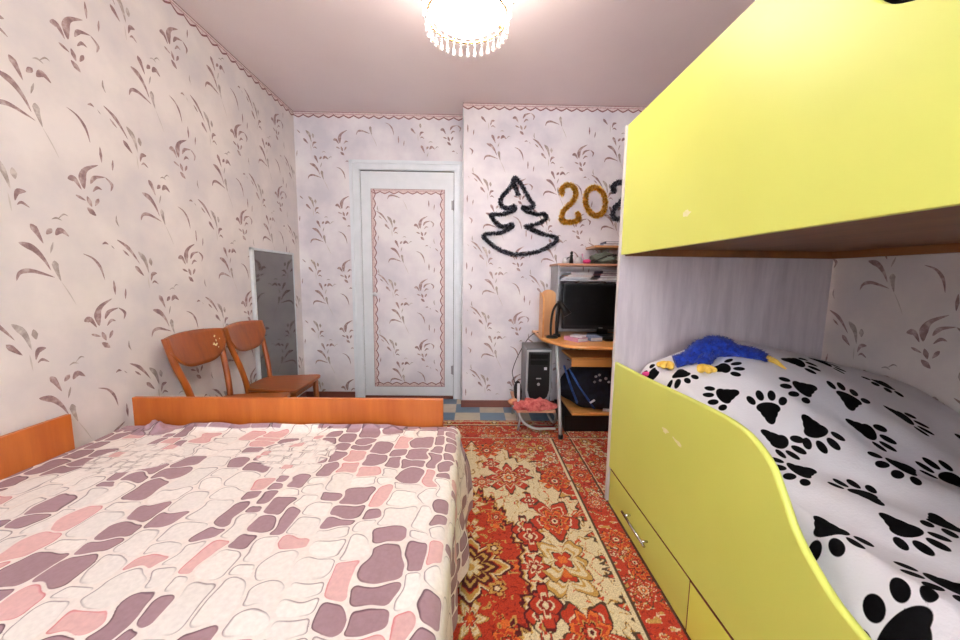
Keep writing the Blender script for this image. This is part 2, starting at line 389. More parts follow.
bm = NB(); box(bm, (lx0-.003, D1-.02, 0), (lx1+.003, D1, .028), .003); struct('trim_threshold', bm, M_base)
bm = NB(); box(bm, (lx0-.003, D1-.004, .028), (lx1+.003, D1-.0005, lz+.007)); struct('trim_door_gap', bm, M_black)

# ---------------------------------------------------------------- ceiling lamp
LX, LY = -.037, 1.70
lamp = thing('crystal_ceiling_lamp', 'glowing round crystal ceiling lamp with hanging glass drops', 'ceiling lamp', (LX, LY, H))
bm = NB(); lathe(bm, [(0,0),(.11,0),(.115,-.012),(.10,-.022),(.03,-.028),(.012,-.05),(.012,-.13),(0,-.13)], (LX,LY,H)); obj('ceiling_mount', bm, M_brass, lamp)
bm = NB()
for r, z in ((.200, 2.43), (.182, 2.315), (.170, 2.252)):
    tube(bm, [(LX+r*math.cos(a*PI/24), LY+r*math.sin(a*PI/24), z) for a in range(49)], .005, 6, cap=False)
    for k in range(4): a = k*PI/2+.4; tube(bm, [(LX, LY, z+.06), (LX+r*math.cos(a), LY+r*math.sin(a), z)], .003, 6)
obj('ring_frame', bm, M_brass, lamp)
bm = NB(); lathe(bm, [(0,2.232),(.07,2.236),(.13,2.246),(.152,2.262),(.160,2.28),(.165,2.33),(.15,2.38),(.10,2.40),(0,2.405)], (LX,LY,0), 48)
obj('glass_diffuser', bm, M_lamp, lamp)
def drop(x, y, z, s=1, tw=0):
    bm = NB(); bmesh.ops.create_icosphere(bm, subdivisions=1, radius=.006*s, matrix=Matrix.Translation((x, y, z)))
    bmesh.ops.create_icosphere(bm, subdivisions=1, radius=.0055*s, matrix=Matrix.Translation((x, y, z-.012*s)))
    lathe(bm, [(0,0),(.004*s,-.006*s),(.010*s,-.030*s),(.0085*s,-.040*s),(0,-.046*s)], (x,y,z-.016*s), 8)
    for f in bm.faces: f.smooth = False
    return bm
for r, z, n, s in ((.200, 2.425, 34, 1.5), (.182, 2.31, 26, 1.0), (.170, 2.247, 32, .95)):
    first = None
    for k in range(n):
        a = 2*PI*k/n
        if first is None:
            first = obj('crystal_drop', drop(LX+r, LY, z, s), M_crystal, lamp)
            first.data.transform(Matrix.Translation((-r, 0, -(z-H)))); first.location = (r, 0, z-H)
        else:
            c = first.copy(); COL.objects.link(c); c.parent = lamp; c.location = (r*math.cos(a), r*math.sin(a), z-H); c.rotation_euler.z = a

# ---------------------------------------------------------------- bed
bed = thing('double_bed', 'low double bed with orange veneer foot board and wall side board, under a patterned spread', 'bed', (-.83, .6, 0))
bm = NB(); box(bm, (-1.52, 1.60, .06), (-.131, 1.622, .594), .003); obj('footboard', bm, M_bedwood, bed)
bm = NB(); box(bm, (-1.55, -.42, .10), (-1.53, 1.366, .609), .003); obj('side_board', bm, M_bedwood, bed)
bm = NB(); box(bm, (-1.528, -.40, .06), (-.16, 1.598, .26), .004); obj('bed_frame', bm, M_bedwood, bed)
bm = NB(); box(bm, (-1.525, -.39, .26), (-.12, 1.585, .445), .03); obj('mattress', bm, M_mattress, bed)
for x in (-1.48, -.22):
    for y in (-.34, 1.53):
        bm = NB(); box(bm, (x-.025, y-.025, 0 if x < -1 else .0138), (x+.025, y+.025, .06), .002); obj('leg', bm, M_bedwood, bed)

# bedspread: cobblestone print
def cells(U, V):
    wu = U + .018*(fbm(U*5, V*5)-.5)*2 + .013*(vn(U*22, V*22)-.5)*2
    wv = V + .022*(fbm(U*5+40, V*5+9)-.5)*2 + .014*(vn(U*22+7, V*22+3)-.5)*2
    r_ = np.random.default_rng(11)
    ub = [-.6]
    while ub[-1] < 2.4: ub.append(ub[-1] + r_.choice([.045,.055,.065,.08,.09]))
    ub = np.array(ub); ci = np.clip(np.searchsorted(ub, wu)-1, 0, len(ub)-2)
    sd = np.full(U.shape, -1.); cr = np.zeros(U.shape+(3,)); kind = np.zeros(U.shape); rim = np.zeros(U.shape)
    pal = {0: np.array(lin((162,128,134))[:3]), 1: np.array(lin((220,174,170))[:3]), 2: np.array(lin((242,233,226))[:3])}
    for c in range(len(ub)-1):
        mk = ci == c
        rr = np.random.default_rng(100+c)
        vb = [-1.2]; 
        while vb[-1] < 2.6: vb.append(vb[-1] + rr.choice([.045,.06,.07,.09,.11]))
        vb = np.array(vb)
        if not mk.any(): continue
        x = wu[mk]; y = wv[mk]; j = np.clip(np.searchsorted(vb, y)-1, 0, len(vb)-2)
        k = rr.choice([0,0,0,1,2,2,2,2], len(vb)); 
        # colour clumps
        cl = vn(np.full(len(vb), ub[c]*7.1+5), vb*5.3+2); k = np.where((cl > .70) & (k == 2), 0, np.where((cl < .33) & (k == 0), 2, k))
        tone = rr.uniform(.93, 1.05, len(vb))
        cx = (ub[c]+ub[c+1])/2; hw = (ub[c+1]-ub[c])/2-.0022; cy = (vb[j]+vb[j+1])/2; hh = (vb[j+1]-vb[j])/2-.0022
        rad = np.minimum(.022, np.minimum(hw, hh)*.6)
        qx = np.abs(x-cx)-(hw-rad); qy = np.abs(y-cy)-(hh-rad)
        d = rad-(np.hypot(np.maximum(qx,0), np.maximum(qy,0))+np.minimum(np.maximum(qx,qy),0))
        sd[mk] = d; kk = k[j]; kind[mk] = kk
        colr = np.zeros((len(x),3))
        for t in pal: colr[kk==t] = pal[t]
        cr[mk] = colr*tone[j][:,None]
        rim[mk] = np.clip(.5+ (x-cx)/hw*.6*np.sign(rr.uniform(-1,1)) + (y-cy)/hh*.5, 0, 1)
    # tiny crazed areas
    tiny = np.zeros(U.shape)
    for a, b_ in ((.30,1.28),(.86,1.33),(.55,.15),(1.2,.35)):
        tiny = np.maximum(tiny, ss(1.25-((U-a)/.17)**2-((V-b_)/.13)**2 + .5*(fbm(U*8,V*8)-.5)))
    cw = 24.; iu = np.floor(wu*cw+.5*(np.floor(wv*cw)%2)); iv = np.floor(wv*cw)
    fu = (wu*cw+.5*(iv%2))-iu; fv = wv*cw-iv
    d2 = (.5-np.maximum(np.abs(fu-.5), np.abs(fv-.5)))/cw - .001
    hsh = np.modf(np.abs(np.sin(iu*12.98+iv*78.23)*43758.5))[0]
    c2 = np.where((hsh > .93)[...,None], pal[1], pal[2]); k2 = np.where(hsh > .93, 1, 2)
    t = tiny > .5
    sd = np.where(t, d2, sd); cr = np.where(t[...,None], c2, cr); kind = np.where(t, k2, kind)
    return sd, cr, kind, rim, wu, wv
nu, nv = 440, 500
su = np.linspace(0, 1.86, nu); sv = np.linspace(-.42, 1.585, nv)
U, V = np.meshgrid(su, sv, indexing='ij')
W0 = 1.432  # flat width, then rounded drop
ztop = .478 + .014*(fbm(U*3, V*3)-.5) + .010*(fbm(U*9+3, V*4)-.5)
roll = .022*np.exp(-((V-1.545+.03*ss((U-.15)/.3)*0)/.022)**2)*ss((U-.22)/.1)*ss((1.25-U)/.1)*(.8+.5*vn(U*14, V*3))
knot = .032*np.exp(-((U-.16)/.05)**2-((V-1.53)/.035)**2)*(.6+1.0*vn(U*60, V*60))
ztop = ztop+roll+knot
rr_ = .045; X = -1.527+np.minimum(U, W0); ZZ = ztop.copy()
q = np.clip((U-W0)/(rr_*PI/2), 0, 1)*PI/2
X = np.where(U > W0, -1.527+W0+rr_*np.sin(q), X); ZZ = ZZ-np.where(U > W0, rr_*(1-np.cos(q)), 0)
dn = np.maximum(U-W0-rr_*PI/2, 0); ZZ = ZZ-dn
X = X + np.where(dn > 0, ss(dn/.3)*(.020*np.sin(V*13+2*np.sin(V*4))+.014*np.sin(V*31+1)+.012) , 0)
corner = ss((V-1.25)/.3)*ss(dn/.15); X = X+corner*.03
ZZ = np.maximum(ZZ, .03); Y = V + .004*(vn(U*30, V*9)-.5) + ss(dn/.2)*.012*np.sin(U*20+V*6)
ZZ = ZZ - ss((V-1.573)/.012)*.03*(U<W0)
sd, cr, kind, rim, wu, wv = cells(U, V)
edge = ((V > 1.525) & (vn(U*11, V*6) > .42)) | (((U-.16)/.09)**2+((V-1.53)/.06)**2 < 1)
cr[edge] = lin((168,136,144))[:3]; kind[edge] = 0; sd[edge] = np.maximum(sd[edge], .006*vn(U*26, V*26)[edge])
m, nt, b = base_mat('cobblestone_print_cloth'); setp(b, .9, spec=.2, sheen=.1)
def attr(nt, n): a = nt.nodes.new('ShaderNodeAttribute'); a.attribute_name = n; return a
def maprange(nt, v, a, b_, c=0, d=1):
    r = nt.nodes.new('ShaderNodeMapRange'); r.inputs[1].default_value = a; r.inputs[2].default_value = b_; r.inputs[3].default_value = c; r.inputs[4].default_value = d
    nt.links.new(v, r.inputs[0]); return r.outputs[0]
def mixc(nt, f, a, b_, mode='MIX'):
    x = nt.nodes.new('ShaderNodeMix'); x.data_type = 'RGBA'; x.blend_type = mode
    for s_, v in (('Factor', f), ('A', a), ('B', b_)):
        i = x.inputs[s_] if s_ == 'Factor' else [k for k in x.inputs if k.name == s_ and k.type == 'RGBA'][0]
        if isinstance(v, (float, int)): i.default_value = v
        elif isinstance(v, tuple): i.default_value = v
        else: nt.links.new(v, i)
    return [k for k in x.outputs if k.type == 'RGBA'][0]
sda = attr(nt, 'sd').outputs['Fac']; cra = attr(nt, 'cellcol').outputs['Color']; rma = attr(nt, 'rim').outputs['Fac']
rca = attr(nt, 'rimcol').outputs['Color']
inside = maprange(nt, sda, .0005, .0022)
near = maprange(nt, sda, .0060, .0022)
rimf = nt.nodes.new('ShaderNodeMath'); rimf.operation = 'MULTIPLY'; nt.links.new(near, rimf.inputs[0]); nt.links.new(rma, rimf.inputs[1])
cc = mixc(nt, rimf.outputs[0], cra, rca)
cc = mixc(nt, inside, lin((240,228,220)), cc)
nz = tex_noise(nt, 90, 3); cc = mixc(nt, .18, cc, ramp(nt, nz.outputs['Fac'], [(.3,(150,140,140)),(.7,(255,255,255))]), 'MULTIPLY')
nt.links.new(cc, b.inputs['Base Color'])
wn = tex_noise(nt, 22, 4); bump(nt, b, wn.outputs['Fac'], .35, .006)
rimcol = np.zeros(U.shape+(3,)); 
for t, c in ((0,(78,46,56)),(1,(206,120,122)),(2,(138,120,120))): rimcol[kind==t] = lin(c)[:3]
spread = grid_obj('bedspread', np.stack([X,Y,ZZ],-1), m, {'sd': sd, 'cellcol': cr, 'rim': np.clip(rim*1.3,0,1), 'rimcol': rimcol}, (-.83,.6,.478))
tag(spread, 'bedspread printed with mauve, pink and white rounded stones, hanging over the bed edge', 'bedspread')

# ---------------------------------------------------------------- rug
gx = np.linspace(-.42, 1.34, 496); gy = np.linspace(-.35, 2.79, 880)
RX, RY = np.meshgrid(gx, gy, indexing='ij')
def C(r, g, b_): return np.array(lin((r,g,b_))[:3])
RED, DRED, CREAM, GOLD, MAR, ORG, BRN = C(188,58,36), C(146,38,28), C(220,200,160), C(196,150,76), C(88,28,30), C(222,112,46), C(84,60,40)
col = np.zeros(RX.shape+(3,)); col[:] = CREAM
AX = np.abs(RX); YC = RY-1.31; AY = np.abs(YC)
def put(mask, c): col[mask] = c
def scroll(ax, ay, fr, seed):
    """symmetric arabesque value"""
    a = fbm(ax*fr+seed, ay*fr+seed*1.7, 2); return np.abs(np.sin(a*18+np.sin(ax*fr*2.1)*1.5))
# cream ground vines
def noisy(ax, ay, k): return ax+.012*(vn(ax*k+3, ay*k+8)-.5)*2, ay+.012*(vn(ax*k+13, ay*k+1)-.5)*2
AXn, AYn = noisy(AX, AY, 60)
s1 = scroll(AXn, AYn, 9, 3.3); put((s1 < .15), GOLD); put(s1 < .045, BRN)
s3 = scroll(AXn, AYn, 13, 8.1); put((s3 < .22) & (vn(AX*9+4, AY*9) > .48), RED); put((s3 < .07) & (vn(AX*9+4, AY*9) > .48), ORG)
ang = np.arctan2(AY, AX)
spand = (AX/.56)**1.6+(AY/1.08)**2.2 + .09*np.sin(ang*26)+.05*np.sin(ang*83)+.10*(fbm(AX*16, AY*16)-.5)
outer = (spand > 1.0) | (AX > .56) | (AY > 1.16)
def redwork(mask, seed, fr=12):
    put(mask, RED)
    a = scroll(AXn, AYn, fr, seed); bq = scroll(AXn, AYn, fr*1.6, seed+5); v = vn(AX*fr*1.6+seed, AY*fr*1.6); v2 = vn(AX*fr*2.3+seed+9, AY*fr*2.3)
    put(mask & (bq < .30) & (v2 < .5), DRED)
    put(mask & (a < .42) & (v > .42), GOLD); put(mask & (a < .26) & (v > .42), CREAM); put(mask & (a < .08) & (v > .42), MAR)
    put(mask & (bq < .22) & (v > .58), ORG); put(mask & (bq < .07) & (v > .5), BRN)
    put(mask & (v2 > .80) & (bq > .5), CREAM); put(mask & (v2 > .86), GOLD)
redwork(outer, 2.2, 15)
put((np.abs(spand-1.0) < .022) & (AX < .56) & (AY < 1.16), BRN)
def ros(cx, cy, R, n, layers, ex=1.0, rot=0):
    """petalled rosette with serrated petals, drawn in a local window"""
    i0, i1 = np.searchsorted(gx, (cx-R*1.3, cx+R*1.3)); j0, j1 = np.searchsorted(gy, (cy-R*1.3*ex, cy+R*1.3*ex))
    if i1 <= i0 or j1 <= j0: return
    dx = RX[i0:i1,j0:j1]-cx; dy = (RY[i0:i1,j0:j1]-cy)/ex; d = np.hypot(dx, dy); th = np.arctan2(dy, dx)+rot
    sub = col[i0:i1,j0:j1]
    pet = np.abs(np.cos(n*th/2)); fine = .07*np.cos(n*th*2.5)
    for f, c, sh in layers: sub[d < R*f*(1-sh+sh*pet+fine*sh*1.6)] = c
flower = [(1.10,BRN,.55),(1.0,RED,.55),(.74,CREAM,.5),(.68,RED,.5),(.52,GOLD,.45),(.46,DRED,.4),(.34,CREAM,.35),(.24,ORG,.3),(.13,BRN,.1),(.08,CREAM,0)]
flower2 = [(1.08,MAR,.5),(1.0,ORG,.5),(.80,RED,.5),(.55,GOLD,.45),(.48,MAR,.4),(.38,RED,.4),(.22,CREAM,.2),(.1,MAR,0)]
curl = [(1.05,BRN,.8),(1.0,GOLD,.8),(.84,CREAM,.78),(.62,GOLD,.75),(.52,CREAM,.7),(.42,BRN,.6),(.36,RED,.5),(.18,ORG,.3)]
small = [(1.15,MAR,.6),(1.0,RED,.6),(.6,CREAM,.55),(.46,DRED,.5),(.2,CREAM,.2)]
tiny = [(1.2,BRN,.5),(1.0,CREAM,.5),(.6,RED,.4),(.3,GOLD,.1)]
tiny2 = [(1.2,DRED,.5),(1.0,GOLD,.5),(.55,MAR,.4),(.3,CREAM,.1)]
def sym(x, y, R, n, L, ex=1.0, rot=0):
    for sx in (-1, 1):
        for sy in (-1, 1): ros(sx*x, 1.31+sy*y, R, n, L, ex, rot)
rs = random.Random(21)
for k in range(300):   # scattered blossoms in the red grounds
    x, y = rs.uniform(0, 1.32), rs.uniform(0, 1.5)
    if (x/.56)**1.6+(y/1.08)**2.2 > 1.08 or x > .58 or y > 1.18: sym(x, y, rs.uniform(.018,.042), rs.choice([5,6,8]), rs.choice([tiny,tiny2,small,flower2]), rs.uniform(.9,1.4), rs.uniform(0,3))
for d, w, c in ((.56,.006,CREAM),(.572,.004,BRN),(.70,.004,BRN),(.711,.003,CREAM)): put((np.abs(AX-d) < w) & (AY < 1.16+d-.56), c)
for d, w, c in ((1.16,.005,CREAM),(1.172,.004,BRN),(1.38,.005,BRN),(1.395,.006,CREAM),(1.455,.005,CREAM)): put((np.abs(AY-d) < w), c)
# medallion
med = (AX/.205)**1.7+(AY/.50)**1.9+.13*np.sin(np.arctan2(AY,AX*2.2)*22)+.06*np.sin(np.arctan2(AY,AX*2.2)*66)
put(med < 1.17, GOLD); put(med < 1.11, MAR)
mk = med < 1.0; put(mk, RED)
a = scroll(AXn, AYn, 15, 6.1); v = vn(AX*17, AY*17+2)
put(mk & (scroll(AXn,AYn,22,1.1) < .25) & (v < .5), DRED); put(mk & (a < .36) & (v > .4), GOLD); put(mk & (a < .12) & (v > .5), MAR); put(mk & (v > .8), ORG)
ros(0, 1.31, .15, 8, [(1.12,MAR,.35),(1.02,CREAM,.35),(.96,GOLD,.4),(.8,RED,.35),(.74,MAR,.3),(.62,GOLD,.45),(.5,MAR,.4),(.36,GOLD,.4),(.3,CREAM,.45),(.12,GOLD,.1)])
sym(.215,.645,.125,8,flower,1.15); sym(.395,.29,.115,5,flower,1.2,PI/2); sym(.395,.27,.07,7,flower2,1.2,PI/2)
sym(.375,.035,.115,4,curl,1.1,PI/4); sym(.245,.21,.052,4,small,1.8); sym(.245,.25,.03,4,tiny,1.5); sym(.265,.17,.052,4,small,1.7)
sym(.255,0,.055,6,small,1.1); sym(.10,.97,.085,8,flower2,1.1); sym(.33,.89,.075,6,curl); sym(.47,.61,.085,8,flower2,1.1); sym(.30,.43,.04,4,small,1.5)
sym(0,.22,.06,6,curl,1.3); sym(0,.40,.075,6,curl,1.2); sym(.10,.10,.035,5,tiny2); sym(.12,.30,.05,5,flower2); sym(.06,.60,.06,8,flower); sym(.30,.72,.04,4,small,1.5); sym(.12,.80,.045,4,small,1.4)
for k in range(12):
    y = -.1+k*.26; ros(.638, y, .062, 8, flower if k % 2 else flower2); ros(.815, y+.1, .075, 8, curl if k % 2 else flower)
for k in range(6): ros(-.33+k*.24, 2.585, .06, 8, flower if k % 2 else flower2)
RZ = .012+.0015*vn(RX*120, RY*120)
ed = np.minimum(np.minimum(RX-gx[0], gx[-1]-RX), np.minimum(RY-gy[0], gy[-1]-RY)); RZ = np.where(ed < .003, .002, RZ)
m, nt, b = base_mat('woven_oriental_rug'); setp(b, .95, spec=.1, sheen=.1)
ca = attr(nt, 'dye').outputs['Color']; nz = tex_noise(nt, 220, 2)
nt.links.new(mixc(nt, .55, ca, ramp(nt, nz.outputs['Fac'], [(.3,(140,140,140)),(.65,(255,255,255))]), 'MULTIPLY'), b.inputs['Base Color'])
bump(nt, b, nz.outputs['Fac'], .6, .003)
rug = grid_obj('oriental_rug', np.stack([RX,RY,RZ],-1), m, {'dye': col}, (.1,1.2,0))
tag(rug, 'red, gold and cream oriental rug with floral medallions on the floor between the beds', 'rug')

# ---------------------------------------------------------------- bunk bed
BX, BY = .70, 1.735; Z0 = .016
bunk = thing('bunk_bed', 'lime green bunk bed with curved front panels and pale ash end panel', 'bunk bed', (1.2, .75, Z0))
bm = NB(); plate(bm, [[(-.30,1.262),(BY,1.262),(BY,1.844),(-.30,1.844)], [(.539+.17*math.cos(t*PI/24), 1.6935+.115*math.sin(t*PI/24)) for t in range(48)]], .018, 'YZ', BX+.009)
obj('guard_panel', bm, M_green, bunk)
curve = smooth_pts([(1.735,.735,0),(1.45,.742,0),(1.15,.758,0),(1.0,.764,0),(.92,.762,0),(.86,.750,0),(.80,.716,0),(.76,.664,0),(.72,.605,0),(.67,.560,0),(.60,.520,0),(.48,.492,0),(.3,.485,0),(-.30,.485,0)], 6)
bm = NB(); plate(bm, [[(-.30,.203),(BY,.203)]+[(p.x,p.y) for p in curve]], .018, 'YZ', BX+.009); fp = obj('front_panel', bm, M_green, bunk)
bm = NB(); tube(bm, [(BX+.009, p.x, p.y) for p in curve], .0098, 8); obj('edge_band', bm, M_green, fp)
bm = NB()
def scuff(bm, x, cy, cz, w, h, seed, tilt=0):
    r = random.Random(seed); pts = []
    for k in range(14):
        a = 2*PI*k/14; k2 = r.uniform(.55, 1); pts.append((w*math.cos(a)*k2, h*math.sin(a)*k2))
    c, s = math.cos(tilt), math.sin(tilt)
    bm.faces.new([bm.verts.new((x, cy+c*p-s*q_, cz+s*p+c*q_)) for p, q_ in pts])
scuff(bm, BX-.0008, 1.245, .605, .028, .012, 1, -.1); obj('scuff_mark', bm, M_scuff, fp)
bm = NB(); scuff(bm, BX-.0008, 1.165, .598, .034, .009, 2, .15); obj('scuff_mark', bm, M_scuff, fp)
bm = NB(); scuff(bm, BX-.0008, 1.215, 1.365, .030, .013, 3); obj('scuff_mark', bm, M_scuff, bpy.data.objects['guard_panel'])
def drawer(y0, y1, x, m, handle, hy0, hy1):
    bm = NB(); box(bm, (x, y0, Z0+.004), (x+.018, y1, .194), .0008); d = obj('drawer', bm, m, bunk)
    bm = NB(); box(bm, (x+.0003, y0, .1942), (x+.018, y1, .1955)); box(bm, (x+.0003, y0-.003, Z0+.004), (x+.018, y0-.0005, .1955)); obj('seam_shade_strip', bm, M_base, d)  # dark brown strips added to paint the shade in the drawer seams
    bm = NB(); box(bm, (x+.018, y0+.02, Z0+.02), (x+.5, y1-.02, .17)); obj('drawer_box', bm, M_ash, d)
    bm = NB(); z = .115
    tube(bm, [(x-.026, hy0-.012, z), (x-.026, hy1+.012, z)], .0055, 8)
    for y in (hy0+.015, hy1-.015): tube(bm, [(x+.001, y, z), (x-.026, y, z)], .0045, 8)
    obj('handle', bm, M_chrome, d)
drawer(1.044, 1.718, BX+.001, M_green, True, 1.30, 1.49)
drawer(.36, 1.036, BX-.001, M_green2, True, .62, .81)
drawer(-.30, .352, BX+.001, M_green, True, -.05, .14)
bm = NB(); box(bm, (BX-.002, BY, Z0), (1.728, BY+.022, 1.846), .001); obj('end_panel', bm, M_ash, bunk)
bm = NB(); box(bm, (BX-.005, BY-.001, Z0), (BX-.002, BY+.023, 1.846)); obj('end_panel_edge', bm, M_edge, bunk)
bm = NB(); box(bm, (BX, -.322, Z0), (1.728, -.30, 1.846), .001); obj('end_panel', bm, M_ash, bunk)
bm = NB(); box(bm, (BX+.019, -.299, 1.288), (1.725, BY-.001, 1.304)); obj('upper_base_board', bm, M_slatwood, bunk)
bm = NB(); box(bm, (1.695, -.299, 1.255), (1.725, BY-.001, 1.2875), .002); box(bm, (BX+.019, BY-.03, 1.255), (1.69, BY-.001, 1.2875), .002); obj('support_ledge', bm, M_slatwood, bunk)
bm = NB(); box(bm, (1.70, -.299, .30), (1.725, BY-.001, .50), .002); box(bm, (1.70, -.299, 1.31), (1.725, BY-.001, 1.60), .002); obj('back_rail', bm, M_ash, bunk)
bm = NB(); box(bm, (BX+.019, -.299, .25), (1.699, BY-.001, .268)); obj('lower_base_board', bm, M_slatwood, bunk)
bm = NB(); box(bm, (BX+.022, -.29, .269), (1.69, BY-.01, .43), .02); tag(obj('lower_mattress', bm, M_mattress), 'mattress in the lower bunk beneath the paw print blanket', 'mattress')
bm = NB(); box(bm, (BX+.022, -.29, 1.305), (1.69, BY-.01, 1.44), .02); tag(obj('upper_mattress', bm, M_mattress), 'mattress on the upper bunk behind the lime guard panel', 'mattress')
bm = NB(); blob(bm, (.865, .54, 1.62), (.12, .30, .21), amp=.14, sub=4)
for v in bm.verts: v.co.z = max(v.co.z, 1.442); v.co.x = max(v.co.x, .724)
tag(obj('dark_blanket', bm, M_dark), 'dark bundled blanket behind the oval opening of the upper bunk guard', 'blanket')

# blanket with paw prints on lower bunk
gx = np.linspace(.722, 1.752, 290); gy = np.linspace(-.27, 1.722, 560)
PX, PY = np.meshgrid(gx, gy, indexing='ij')
def blanket_h(x, y):
    w = np.where(x < 1.2, .30, .42)
    z = .58+.15*ss((y-.9)/.6)+.14*np.exp(-((x-1.2)/w)**2)*ss((y-.7)/.7)
    return z-.13*ss((.84-x)/.12)
PZ = blanket_h(PX, PY)
fold = .012*np.sin((PX*1.0+PY*.55)*22+3*fbm(PX*2,PY*2))*ss((1.5-PY)/.5)+.02*(fbm(PX*5,PY*5)-.5)+.008*(fbm(PX*14,PY*9)-.5)
PZ = PZ+fold*.8-.12*ss((PY-1.66)/.06)*.8
paws = [(0.987,1.386,-0.33),(0.857,1.440,-1.97),(0.798,1.577,1.91),(0.926,1.269,3.06),(1.010,1.174,1.11),(1.167,1.220,-3.11),(1.286,1.176,0.88),
(1.242,1.345,-0.48),(0.968,1.083,-1.14),(1.083,1.082,-1.63),(1.244,1.079,-0.83),(1.444,1.148,-0.59),(0.945,0.967,-3.07),(1.025,0.867,1.47),
(1.218,0.949,-2.91),(1.341,0.925,1.89),(0.838,0.771,-1.81),(0.990,0.754,-1.54),(1.117,0.774,-2.06),(0.914,0.612,3.09),(0.780,0.564,1.25),
(1.58,1.33,-2.5),(1.52,1.52,2.6),(1.40,1.40,-.3),(1.10,1.53,-.2),(1.04,.60,-.4),(1.2,.62,2.2),(1.35,.72,.6),(1.5,.86,-1),(1.62,1.05,1.2),(1.5,.55,.3),(.95,.42,1.2),(1.15,.4,-1),(1.35,.42,2.4)]
for yy in (.22,.02,-.16):
    for k in range(5): paws.append((.85+k*.2+(.1 if yy==.02 else 0), yy, random.uniform(-3,3)))
sdp = np.full(PX.shape, -1.)
def sell(cx, cy, rx, ry, rot, x, y):
    c, s = math.cos(rot), math.sin(rot); dx = x-cx; dy = y-cy; u = (c*dx+s*dy)/rx; v = (-s*dx+c*dy)/ry
    return (1-np.sqrt(u*u+v*v))*min(rx, ry)
for (cx, cy, th) in paws:
    c, s = math.cos(th), math.sin(th); dx = PX-cx; dy = PY-cy; u = c*dx+s*dy; v = -s*dx+c*dy; k = .92
    u = u/k; v = v/k
    # main pad: rounded triangle, blunt end away from the toes narrow
    pad = sell(-.004,0,.030,.026*1.0,0,u,v); w_ = .034*(1-.55*((u+.034)/.07).clip(0,1)) 
    tri = np.minimum(np.minimum(.030-np.abs(u+.002), (.037-.30*(-u+.028))-np.abs(v)+.004), .06)
    tri2 = sell(.008,0,.022,.036,0,u,v)
    tail = sell(-.020,0,.030,.017,0,u,v)
    pad = np.maximum(np.maximum(tri2, tail), pad)
    toes = [sell(.036,-.048,.019,.012,-.5,u,v), sell(.056,-.018,.021,.0125,-.12,u,v), sell(.056,.018,.021,.0125,.12,u,v), sell(.036,.048,.019,.012,.5,u,v)]
    sdp = np.maximum(sdp, np.maximum.reduce([pad]+toes))
m, nt, b = base_mat('fleece_with_paw_prints'); setp(b, .95, spec=.1)
fa = maprange(nt, attr(nt, 'paw').outputs['Fac'], -.0006, .0006); nz = tex_noise(nt, 160, 2)
nt.links.new(mixc(nt, fa, lin((226,222,226)), lin((12,11,13))), b.inputs['Base Color']); bump(nt, b, nz.outputs['Fac'], .4, .002)
bl = grid_obj('paw_print_blanket', np.stack([PX,PY,PZ],-1), m, {'paw': sdp}, (1.2,.75,.5))
sm = bl.modifiers.new('thickness', 'SOLIDIFY'); sm.thickness = .006; sm.offset = -1
tag(bl, 'white fleece blanket with black paw prints heaped on the lower bunk', 'blanket')
# pillow under it
bm = NB(); blob(bm, (1.18,1.42,.56), (.34,.24,.12), amp=.05); tag(obj('bed_pillow', bm, M_mattress), 'pillow hidden under the raised head end of the paw print blanket', 'pillow')

# blue plush lying on the blanket by the end panel
def bz(x, y): return float(blanket_h(np.array(x), np.array(y)))
toy = thing('plush_toy', 'bright blue plush bird with yellow feet lying on the paw print blanket', 'toy', (.99, 1.48, .82))
bm = NB()
body = [(x, y, bz(x, y)+k) for x, y, k in ((.91,1.50,.022),(.95,1.50,.036),(.99,1.49,.044),(1.03,1.48,.040),(1.07,1.45,.020),(1.10,1.41,.014),(1.125,1.375,.012),(1.14,1.35,.008))]
sp = smooth_pts(body, 5); rad = np.interp(np.linspace(0,1,len(sp)), [0,.15,.35,.5,.62,.8,1], [.022,.042,.050,.040,.026,.022,.010])
tube(bm, sp, .03, 14, radii=list(rad)); 
tube(bm, smooth_pts([(.95,1.50,bz(.95,1.5)+.03),(.91,1.51,bz(.91,1.51)+.026),(.875,1.52,bz(.875,1.52)+.022)],5), .027, 12, radii=None)
tube(bm, smooth_pts([(1.0,1.49,bz(1.0,1.49)+.03),(.975,1.46,bz(.975,1.46)+.026),(.945,1.435,bz(.945,1.435)+.020)],5), .026, 12)
for v in bm.verts: v.co += .006*Vector((mnoise.noise(v.co*60), mnoise.noise(v.co*60+Vector((5,0,0))), mnoise.noise(v.co*60+Vector((0,9,0)))))
vs = list(bm.verts); r = random.Random(3)
for v in vs:
    for _ in range(4):
        d = (Vector((r.gauss(0,1), r.gauss(0,1), abs(r.gauss(0,1))+.2))).normalized()*r.uniform(.006,.014)
        s = d.orthogonal().normalized()*.002; a = v.co
        bm.faces.new([bm.verts.new(a-s), bm.verts.new(a+s), bm.verts.new(a+d)])
tb = obj('body', bm, M_toy, toy, recalc=False)
def foot(x, y, a, n=3):
    z = bz(x, y)+.012; bm = NB(); blob(bm, (x,y,z), (.024,.022,.017), sub=2)
    for k in range(n):
        t = a+(k-(n-1)/2)*.75; tube(bm, smooth_pts([(x,y,z),(x+.02*math.cos(t),y+.02*math.sin(t),z+.004),(x+.036*math.cos(t),y+.036*math.sin(t),z-.002)],3), .0125, 8, radii=None)
        blob(bm, (x+.036*math.cos(t), y+.036*math.sin(t), z-.002), (.014,.014,.0125), sub=2)
    return bm
obj('foot', foot(.855,1.535,-2.6), M_toyy, toy); obj('foot', foot(.930,1.415,-1.6), M_toyy, toy)
